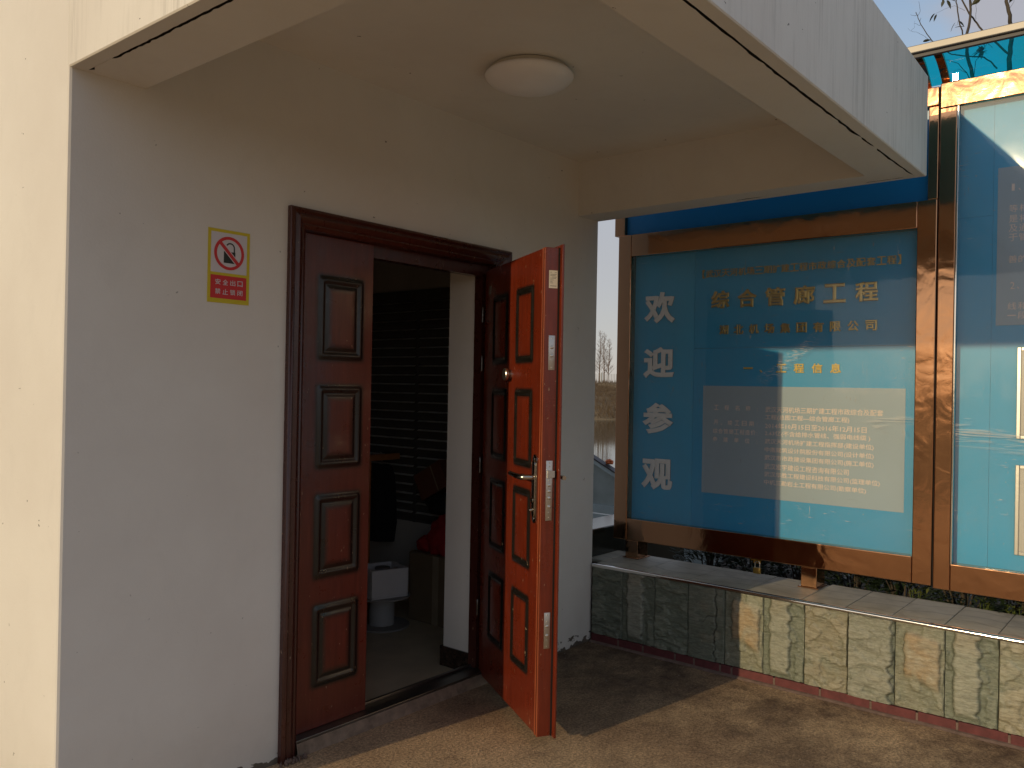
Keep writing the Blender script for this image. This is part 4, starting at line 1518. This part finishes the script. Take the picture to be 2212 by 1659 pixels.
box(bm, -.008, .008, -d2 + .017, d2 - .017, .0122, hz - .02, .002, T=FT)
box(bm, -w2 + .017, -.0085, -.008, .008, .0122, hz - .02, .002, T=FT)
box(bm, .0085, w2 - .017, -.008, .008, .0122, hz - .02, .002, T=FT)
mk('divider', bm, M['foam'], fb)
bm = BM()
lathe(bm, [(0, hz - .019), (.045, hz - .019), (.045, hz - .006), (0, hz - .006)], FT(0, 0, 0), n=24)
mk('round_insert', bm, M['spool'], fb, smooth=40)

ct = thing('cardboard_box', (3.70, 3.50, FL), 'large brown cardboard box standing on the room floor behind the wall edge', 'cardboard box')
bm = BM(); box(bm, 3.565, 3.842, 3.30, 3.735, FL, .43, .004); mk('box_body', bm, M['carton'], ct)
bm = BM(); box(bm, 3.5635, 3.5648, 3.48, 3.53, FL + .001, .429); mk('tape', bm, M['tape'], ct)
bm = BM(); box(bm, 3.575, 3.835, 3.305, 3.73, .4302, .434, .001); mk('lid_flap', bm, M['carton'], ct)


def blob(name, parent, mat, c, r, seed, sq=(1, 1, 1), amp=.25):
    bm = BM()
    bmesh.ops.create_icosphere(bm, subdivisions=4, radius=1.0)
    for v in bm.verts:
        p = v.co.normalized()
        q = 1 + amp * noise.fractal(p * 2.1 + Vector((seed, 0, 0)), 1.0, 2.0, 4) - .10 * abs(noise.noise(p * 5 + Vector((0, seed, 0))))
        z = p.z * r * sq[2] * q
        v.co = Vector((p.x * r * sq[0] * q, p.y * r * sq[1] * q, max(z, -r * sq[2] * .62))) + Vector(c)
    return mk(name, bm, mat, parent, smooth=180)


rc = thing('red_cloth_bundle', (3.70, 3.56, .4345), 'crumpled bright red cloth bundle on top of the brown cardboard box', 'cloth')
blob('cloth_heap', rc, M['red_cloth'], (3.69, 3.50, .525), .145, 2.0, (.9, .9, 1.0))
blob('cloth_fold', rc, M['red_cloth'], (3.66, 3.665, .468), .075, 5.0, (.9, 1.0, .72))
bg_ = thing('black_bag', (3.74, 3.62, .62), 'black soft bag slumped over the red cloth bundle', 'bag')
blob('bag_body', bg_, M['black_cloth'], (3.725, 3.555, .71), .155, 9.0, (.55, 1.15, .50), .2)
cr_ = thing('small_carton', (3.72, 3.72, .80), 'red-brown carton tipped on its side above the black bag', 'cardboard box')
rot = Matrix.Rotation(math.radians(-28), 3, 'X')
CTm = lambda x, y, z: Vector((3.755, 3.69, .858)) + rot @ Vector((x, y, z))
bm = BM(); box(bm, -.065, .065, -.125, .125, -.085, .085, .003, T=CTm); mk('box_body', bm, M['carton_red'], cr_)
bm = BM(); box(bm, -.0662, -.0652, -.045, -.035, -.084, .084, T=CTm); mk('tape', bm, M['tape'], cr_)
rk = thing('coat_rack', (3.55, 4.15, FL), 'orange-brown timber coat rack standing inside the dark doorway', 'coat rack')
bm = BM(); box(bm, 3.525, 3.570, 4.10, 4.145, FL, .955, .004); mk('post', bm, M['rack_wood'], rk)
bm = BM(); box(bm, 3.530, 3.82, 4.105, 4.140, .9555, .995, .004); mk('cross_rail', bm, M['rack_wood'], rk)
bm = BM(); box(bm, 3.40, 3.70, 4.08, 4.165, FL, FL + .03, .004) if False else box(bm, 3.5255, 3.5695, 3.98, 4.0995, FL, FL + .04, .004); mk('foot', bm, M['rack_wood'], rk)
ck = thing('hanging_coat', (3.66, 4.10, .45), 'black coat hanging from the timber coat rack', 'coat')
bm = BM()
prof2 = [(-.045, .93), (-.065, .86), (-.075, .72), (-.085, .55), (-.080, .44), (.080, .42), (.090, .55), (.078, .72), (.065, .86), (.045, .93)]
prism(bm, [(3.675 + a, b) for a, b in prof2], 4.055, 4.150, lambda a, b, d: Vector((a, d + .012 * math.sin(a * 90 + b * 7), b)), .012)
mk('coat_body', bm, M['black_cloth'], ck, smooth=60)
bm = BM(); tube(bm, [(3.675, 4.12, .93), (3.675, 4.12, 1.0), (3.675, 4.135, 1.008), (3.675, 4.146, .995)], .0025, 6); mk('hanger_hook', bm, M['brushed'], ck)

# ------------------------------------------------------------------ behind the wall: dark granite block, pale blue shed
gb = thing('granite_block', (4.7, 3.0, 0), 'dark polished granite block behind the end of the stone wall', 'block')
bm = BM(); box(bm, 4.03, 5.35, 2.808, 3.05, 0, .604, .006); mk('block_body', bm, M['granite'], gb)
sh = thing('slanting_screen', (6.03, 3.7, 0), 'pale blue glazed screen with a slanting dark top edge, seen through the narrow gap', 'screen')
ym = lambda y: .806 + (y - 4.034) * (.806 - .721) / .18
bm = BM()
prism(bm, [(2.95, .456), (5.0, .456), (5.0, ym(5.0) - .007), (2.95 + .38, ym(3.33) - .007)], 6.012, 6.040, lambda a, b, d: Vector((d, a, b)))
mk('glazing', bm, M['shed_glass'], sh)
bm = BM()
prism(bm, [(2.7, .0), (5.0, .0), (5.0, .376), (2.7, .376)], 5.990, 6.050, lambda a, b, d: Vector((d, a, b)))
prism(bm, [(2.7, .387), (5.0, .387), (5.0, .455), (2.7, .455)], 5.994, 6.046, lambda a, b, d: Vector((d, a, b)))
mk('lower_panel', bm, M['shed_blue'], sh)
bm = BM()
prism(bm, [(3.30, ym(3.30) + .005), (5.0, ym(5.0) + .005), (5.0, ym(5.0) + .042), (3.30, ym(3.30) + .042)], 5.985, 6.050, lambda a, b, d: Vector((d, a, b)))
mk('top_rail', bm, M['shed_blue'], sh)
bm = BM()
prism(bm, [(3.30, ym(3.30) + .0425), (5.0, ym(5.0) + .0425), (5.0, ym(5.0) + .056), (3.30, ym(3.30) + .056)], 5.978, 6.056, lambda a, b, d: Vector((d, a, b)))
mk('dark_cap', bm, M['shed_dark'], sh)
ob_ = thing('orange_bundle', (6.02, 3.88, .80), 'crumpled orange bundle lying on the slanting edge of the pale blue screen', 'bundle')
blob('bundle_body', ob_, M['orange'], (6.03, 3.885, .822), .034, 3.3, (1, 1, .75), .35)


# ------------------------------------------------------------------ plants
def leaf_quad(bm, p, d, up, ln, wd, fold=.2):
    d = d.normalized()
    s = d.cross(up)
    if s.length < 1e-4: s = d.orthogonal()
    s.normalize()
    n_ = s.cross(d)
    a = bm.verts.new(p)
    m1 = bm.verts.new(p + d * ln * .5 + s * wd * .5 + n_ * wd * fold)
    m2 = bm.verts.new(p + d * ln * .5 - s * wd * .5 + n_ * wd * fold)
    mc = bm.verts.new(p + d * ln * .5)
    e = bm.verts.new(p + d * ln - n_ * ln * .12)
    for f in ((a, m1, mc), (a, mc, m2), (m1, e, mc), (mc, e, m2)): bm.faces.new(f)


rp = random.Random(21)


def shrub(x, y, h, r, n, mat, label, ln=(.05, .085), wd=.022):
    t = thing('shrub', (x, y, .30), label, 'shrub', 'evergreen shrubs behind the stone wall')
    bs, bl = BM(), BM()
    for k in range(9):
        a = rp.uniform(0, 6.28)
        tip = Vector((x + r * .8 * math.cos(a) * rp.random(), y + r * .8 * math.sin(a) * rp.random(), .30 + h * rp.uniform(.6, 1)))
        b0 = Vector((x + .02 * math.cos(a), y + .02 * math.sin(a), .27))
        tube(bs, [b0, (b0 + tip) / 2 + Vector((0, 0, .03)), tip], [.006, .004, .002], 5)
    for k in range(n):
        a, q = rp.uniform(0, 6.28), math.sqrt(rp.random())
        hh = rp.random() ** .8
        rad = r * q * (1 - .45 * hh)
        p = Vector((x + rad * math.cos(a), y + rad * math.sin(a), .30 + h * hh))
        d = Vector((math.cos(a) + rp.uniform(-.5, .5), math.sin(a) + rp.uniform(-.5, .5), rp.uniform(-.1, .9)))
        leaf_quad(bl, p, d, Vector((0, 0, 1)), rp.uniform(*ln), wd * rp.uniform(.8, 1.2))
    mk('stem', bs, M['bark'], t)
    mk('foliage', bl, mat, t)


for k, yy in enumerate((2.30, 2.02, 1.74, 1.46, 1.20, .92, .64, .36, .08, -.2, -.5)):
    shrub(4.70 + rp.uniform(-.03, .05), yy, .30 + rp.uniform(-.03, .04), .22, 420, M['leaf'], 'dark evergreen shrub growing behind the low stone wall')
    shrub(5.05 + rp.uniform(-.05, .05), yy + .12, .36 + rp.uniform(-.03, .05), .24, 300, M['leaf'], 'dark evergreen shrub growing behind the low stone wall')
for x_, y_, h_, w_ in ((4.56, 1.10, .16, 'leftmost young shoot with rounded leaves, under the split between the boards'), (4.56, .80, .15, 'second young shoot from the left behind the coping'), (4.545, .66, .16, 'third and brightest yellow-green young shoot behind the coping'), (4.55, .50, .15, 'rightmost young shoot behind the coping at the picture edge')):
    t = thing('young_shoot', (x_, y_, .30), w_, 'plant', 'young shoots behind the coping')
    bl, bs = BM(), BM()
    for k in range(26):
        a = rp.uniform(0, 6.28)
        p = Vector((x_ + rp.uniform(-.025, .025), y_ + rp.uniform(-.045, .045), .30 + h_ * rp.uniform(.35, 1.05)))
        leaf_quad(bl, p, Vector((math.cos(a), math.sin(a), rp.uniform(.1, .9))), Vector((0, 0, 1)), rp.uniform(.035, .06), .014)
    for k in range(4):
        tube(bs, [(x_, y_, .28), (x_ + rp.uniform(-.02, .02), y_ + rp.uniform(-.03, .03), .30 + h_)], [.003, .0015], 5)
    mk('stem', bs, M['leaf_young'], t); mk('foliage', bl, M['leaf_young'], t)
# fallen leaves on the coping
for x_, y_, a_, w_ in ((4.425, 2.735, .4, 'left one'), (4.440, 2.722, 1.3, 'right one'), (4.448, 2.755, 2.2, 'farthest one')):
    t = thing('fallen_leaf', (x_, y_, .4425), w_ + ' of three dry dark leaves on the coping beside the left leg', 'leaf', 'fallen leaves on the coping')
    bm = BM()
    leaf_quad(bm, Vector((x_, y_, .4425)), Vector((math.cos(a_), math.sin(a_), .25)), Vector((0, 0, 1)), .035, .010)
    mk('leaf_blade', bm, M['leaf_tree'], t)

# trees behind the boards, seen above and through the awning.  points (y, z) at x = 6.5 +- depth
EP = lambda px, py: (1.904 - px * .0004565, 4.381 - py * .000726)   # picture scale of the crown measured at x = 6.5


def limb(bm, pts, r0, r1, x=6.5, n=9):
    P = []
    for k, (px, py) in enumerate(pts):
        y, z = EP(px, py)
        P.append(Vector((x + .05 * math.sin(k * 1.7 + px * .01), y, z)))
    Q = [P[0]]
    for a, b in zip(P, P[1:]):
        for f in (1 / 3, 2 / 3, 1):
            Q.append(a.lerp(b, f) + Vector((0, rp.uniform(-.004, .004), 0)))
    tube(bm, Q, [.36 * (r0 + (r1 - r0) * k / (len(Q) - 1)) for k in range(len(Q))], n)


leaf_mesh = None


def tree_leaf(parent, px, py, dx, dz, ln=.075, x=6.5):
    global leaf_mesh
    if leaf_mesh is None:
        bm = BM()
        prof3 = [(0, 0), (.12, .16), (.35, .25), (.62, .20), (.85, .09), (1, 0)]
        top = [bm.verts.new((a, w, .05 * math.sin(a * 3) + .12 * w)) for a, w in prof3]
        mid = [bm.verts.new((a, 0, .05 * math.sin(a * 3) - .02)) for a, w in prof3[1:-1]]
        bot = [bm.verts.new((a, -w, .05 * math.sin(a * 3) + .12 * w)) for a, w in prof3[1:-1]]
        md = [top[0]] + mid + [top[-1]]
        for k in range(5):
            a, b, c, d = top[k], top[k + 1], md[k + 1], md[k]
            bm.faces.new([v for i, v in enumerate((a, b, c, d)) if v not in (a, b, c, d)[:i]])
        bt = [top[0]] + bot + [top[-1]]
        for k in range(5):
            a, b, c, d = bt[k], bt[k + 1], md[k + 1], md[k]
            bm.faces.new([v for i, v in enumerate((a, b, c, d)) if v not in (a, b, c, d)[:i]])
        leaf_mesh = bpy.data.meshes.new('leaf')
        bm.to_mesh(leaf_mesh); bm.free()
        leaf_mesh.materials.append(M['leaf_tree'])
    y, z = EP(px, py)
    o = bpy.data.objects.new('leaf', leaf_mesh)
    COL.objects.link(o)
    o.parent = parent
    d = Vector((rp.uniform(-.3, .3), -dx, -dz)).normalized()
    q = d.to_track_quat('X', 'Z')
    o.rotation_mode = 'QUATERNION'
    from mathutils import Quaternion
    o.rotation_quaternion = q @ Quaternion((1, 0, 0), rp.uniform(-1.0, 1.0))
    o.location = Vector((x, y, z)) - ORIGIN[parent]
    o.scale = (ln, ln * rp.uniform(.8, 1.1), ln)


ta = thing('tree', (6.5, 1.03, 0), 'bare trunked tree at the picture edge with a forking bough behind the blue awning', 'tree')
bm = BM()
limb(bm, [(1930, 5030), (1920, 3200), (1900, 1700), (1905, 1000), (1890, 820), (1920, 640), (1900, 500), (1855, 360), (1850, 120), (1865, -40), (1850, -400)], .055, .019)
mk('trunk', bm, M['bark'], ta, smooth=60)
bm = BM()
limb(bm, [(1888, 840), (1760, 740), (1640, 640), (1540, 570), (1450, 465), (1370, 390), (1240, 220), (1110, 45), (1000, -20), (880, -90)], .020, .011)
limb(bm, [(1000, -20), (1080, -160), (1150, -300)], .010, .006)
mk('bough', bm, M['bark'], ta, smooth=60)
tb = thing('tree', (6.42, 1.23, 0), 'slender tree with several thin upright limbs above the blue awning', 'tree')
bm = BM()
limb(bm, [(1450, 5030), (1460, 3000), (1450, 1700), (1440, 1080), (1400, 920), (1365, 800), (1370, 640), (1385, 480), (1380, 300), (1395, 120), (1405, -60), (1400, -300)], .045, .011, 6.42)
mk('trunk', bm, M['bark'], tb, smooth=60)
bm = BM()
limb(bm, [(1365, 800), (1310, 660), (1272, 510), (1230, 330), (1210, 220), (1190, 100), (1180, -60)], .014, .008, 6.42)
limb(bm, [(1440, 1080), (1350, 960), (1240, 870), (1120, 830), (1080, 830)], .009, .003, 6.42)
limb(bm, [(1780, 1010), (1690, 920), (1580, 850), (1400, 820), (1240, 780), (1140, 745), (1040, 700), (960, 655), (880, 600), (800, 510), (700, 390), (640, 290), (605, 245)], .014, .006, 6.42)
limb(bm, [(650, 310), (680, 250), (690, 195)], .004, .002, 6.42)
limb(bm, [(640, 300), (590, 280), (535, 265)], .004, .002, 6.42)
limb(bm, [(690, 395), (660, 388), (625, 385)], .003, .002, 6.42)
limb(bm, [(680, 370), (685, 320)], .004, .003, 6.42)
limb(bm, [(840, 575), (760, 530), (690, 500), (620, 485), (560, 450), (500, 390)], .003, .0012, 6.42)
limb(bm, [(580, 460), (590, 390), (625, 360)], .0018, .001, 6.42)
limb(bm, [(1395, 320), (1440, 240), (1520, 180), (1600, 110), (1640, 60)], .004, .002, 6.42)
limb(bm, [(1310, 360), (1230, 310), (1160, 285), (1040, 305), (920, 345)], .003, .0015, 6.42)
limb(bm, [(1455, 460), (1490, 370), (1545, 300), (1550, 250)], .003, .0015, 6.42)
limb(bm, [(1200, 90), (1230, 20), (1255, -40)], .004, .003, 6.42)
limb(bm, [(1385, 230), (1425, 170)], .005, .002, 6.42)
limb(bm, [(1400, 140), (1420, 110)], .005, .002, 6.42)
limb(bm, [(1225, 250), (1170, 205)], .005, .002, 6.42)
limb(bm, [(1240, 440), (1200, 470), (1180, 480)], .003, .001, 6.42)
limb(bm, [(880, 605), (760, 620), (700, 625)], .003, .001, 6.42)
limb(bm, [(1440, 1000), (1500, 900), (1530, 850), (1600, 720)], .006, .003, 6.42)
limb(bm, [(1350, 960), (1240, 900), (1170, 920)], .005, .002, 6.42)
mk('limb', bm, M['bark'], tb, smooth=60)
for px, py, dx, dz in ((905, 330, -.6, .8), (935, 345, -.3, .9), (1055, 175, -.4, .8), (1030, 225, -.2, .9), (1070, 230, .2, .6), (1100, 225, .9, .6), (1590, 230, -.6, .2), (1575, 230, -.3, 1), (1535, 290, -.8, .5), (1640, 60, .9, .5), (1640, 50, .6, -.1), (1650, 60, .5, 1), (1640, 55, -.8, .5), (1195, 465, -.4, .8), (1230, 455, .3, .4), (1185, 515, .8, .1), (690, 610, -.8, .6), (720, 615, .8, .3), (740, 580, .5, .0), (700, 625, -.9, .5), (1330, -10, -.4, 1), (1370, 0, .3, 1), (1385, 10, -.2, 1), (1110, 170, .8, .2)):
    tree_leaf(tb, px, py, dx, dz, .052 + .018 * rp.random(), 6.42)
for px, py, dx, dz in ((2040, 250, -.9, .4), (1980, 290, -.8, .7), (1990, 300, .7, .5), (2070, 290, .6, .8), (1950, 290, -.6, .9), (2060, 270, -.5, .6)):
    tree_leaf(ta, px, py, dx, dz, .055 + .015 * rp.random())
for k in range(16):      # clump seen dark through the awning
    tree_leaf(tb, 1520 + rp.uniform(-10, 120), 740 + rp.uniform(-10, 90), rp.uniform(-1, 1), rp.uniform(-.2, 1), .055, 6.42)
bm = BM()
limb(bm, [(1880, 420), (1920, 330), (1960, 285), (2030, 255)], .003, .001)
mk('twig', bm, M['bark'], ta)

# ------------------------------------------------------------------ far bank: bare trees, fence, grass
rt = random.Random(33)


def bare_tree(s, t, h, seed, label, broad=.16):
    r_ = random.Random(seed)
    base = st(s, t, 2.0)
    o = thing('bare_tree', base, label, 'tree', 'bare trees on the far river bank')
    bm = BM()
    lean = Vector((r_.uniform(-.02, .02), r_.uniform(-.02, .02), 1)).normalized()
    tube(bm, [base - Vector((0, 0, .4)), base + lean * h * .3, base + lean * h * .65 + Vector((r_.uniform(-.1, .1), r_.uniform(-.1, .1), 0)), base + lean * h], [.075, .06, .04, .010], 6)
    mk('trunk', bm, M['bark_far'], o)
    bm = BM()
    for k in range(80):
        f = .18 + .79 * (k / 80) ** .9
        a = r_.uniform(0, 6.28)
        ln = h * broad * (1.15 - f) * r_.uniform(.6, 1.2) + .15
        p = base + lean * h * f
        d = Vector((math.cos(a), math.sin(a), r_.uniform(.7, 1.5))).normalized()
        q = p + d * ln
        tube(bm, [p, (p + q) / 2 + Vector((0, 0, -.02 * ln)), q], [.018 * (1.2 - f), .011 * (1.2 - f), .005], 3)
        for w in range(6):
            g = r_.uniform(.3, .95)
            pp = p.lerp(q, g)
            dd = (d + Vector((r_.uniform(-.8, .8), r_.uniform(-.8, .8), r_.uniform(-.1, .8)))).normalized()
            tube(bm, [pp, pp + dd * ln * .45], [.006, .003], 3)
    mk('branches', bm, M['bark_far'], o)


for k, (s, t, h) in enumerate(((104, .29, 6.6), (102.5, -.29, 6.2), (106, -.78, 5.7), (108, 1.3, 5.4), (107, -3.2, 5.8), (109, 2.4, 6.1), (105, -5.0, 5.2), (112, 4.4, 6.4), (111, -7.2, 6.0), (108, 7.0, 5.6), (110, -10, 6.2), (113, 10.5, 6.0), (109, -13.5, 5.7), (112, 14, 6.2))):
    bare_tree(s, t, h, 50 + k, {0: 'slim leafless tree on the far bank, left of the three in the gap', 1: 'slim leafless tree on the far bank, middle of the three in the gap', 2: 'slim leafless tree on the far bank, right of the three in the gap'}.get(k, 'slim leafless tree on the far river bank with fine upswept twigs'))
fe = thing('river_fence', st(101, 0, 2.0), 'low pale fence along the top of the far river bank', 'fence')
prm = None
for k in range(33):
    t = -40 + 2.5 * k
    bm = BM()
    c = st(101, t, 2.0)
    box(bm, c.x - .06, c.x + .06, c.y - .06, c.y + .06, 1.8, 3.35)
    mk('fence_post', bm, M['fence'], fe)
    bm = BM()
    for q in range(12):
        c = st(101, t + .2 + q * .19, 0)
        box(bm, c.x - .018, c.x + .018, c.y - .018, c.y + .018, 1.95, 3.2)
    mk('picket_panel', bm, M['fence'], fe)
bm = BM()
for k in range(15000):
    s, t = rt.uniform(79.5, 101), rt.gauss(0, 14)
    z = ground_z(s) - .1
    p = st(s, t, z)
    for q in range(2):
        d = Vector((rt.uniform(-.5, .5), rt.uniform(-.5, .5), 1)).normalized()
        hh = rt.uniform(.25, .75)
        w = TV * rt.uniform(.015, .035)
        bm.faces.new([bm.verts.new(v) for v in (p - w, p + w, p + d * hh)])
props(mk('dry_bank_grass', bm, M['grass']), 'dry brown grass and reeds covering the far river bank', 'grass', None, 'stuff')

bm = BM()
rb_ = random.Random(8)
for k in range(900):
    y0_ = rb_.uniform(-140, 140)
    x0_ = -95 + rb_.uniform(-6, 6) + 6 * noise.noise(Vector((y0_ * .05, 0, 0)))
    h_ = rb_.uniform(4, 9.5) * (.75 + .35 * noise.noise(Vector((y0_ * .09, 3, 0))))
    p0 = Vector((x0_, y0_, -.1))
    tube(bm, [p0, p0 + Vector((0, rb_.uniform(-.2, .2), h_))], [.13, .03], 4, caps=False)
    for q in range(7):
        f = rb_.uniform(.25, .95)
        pq = p0 + Vector((0, 0, h_ * f))
        tube(bm, [pq, pq + Vector((rb_.uniform(-1, 1), rb_.uniform(-1.4, 1.4), rb_.uniform(.5, 1.8))) * (1.3 - f)], [.06, .02], 3, caps=False)
props(mk('distant_wood', bm, M['bark_far']), 'far belt of leafless trees across the open ground', 'wood', None, 'stuff')
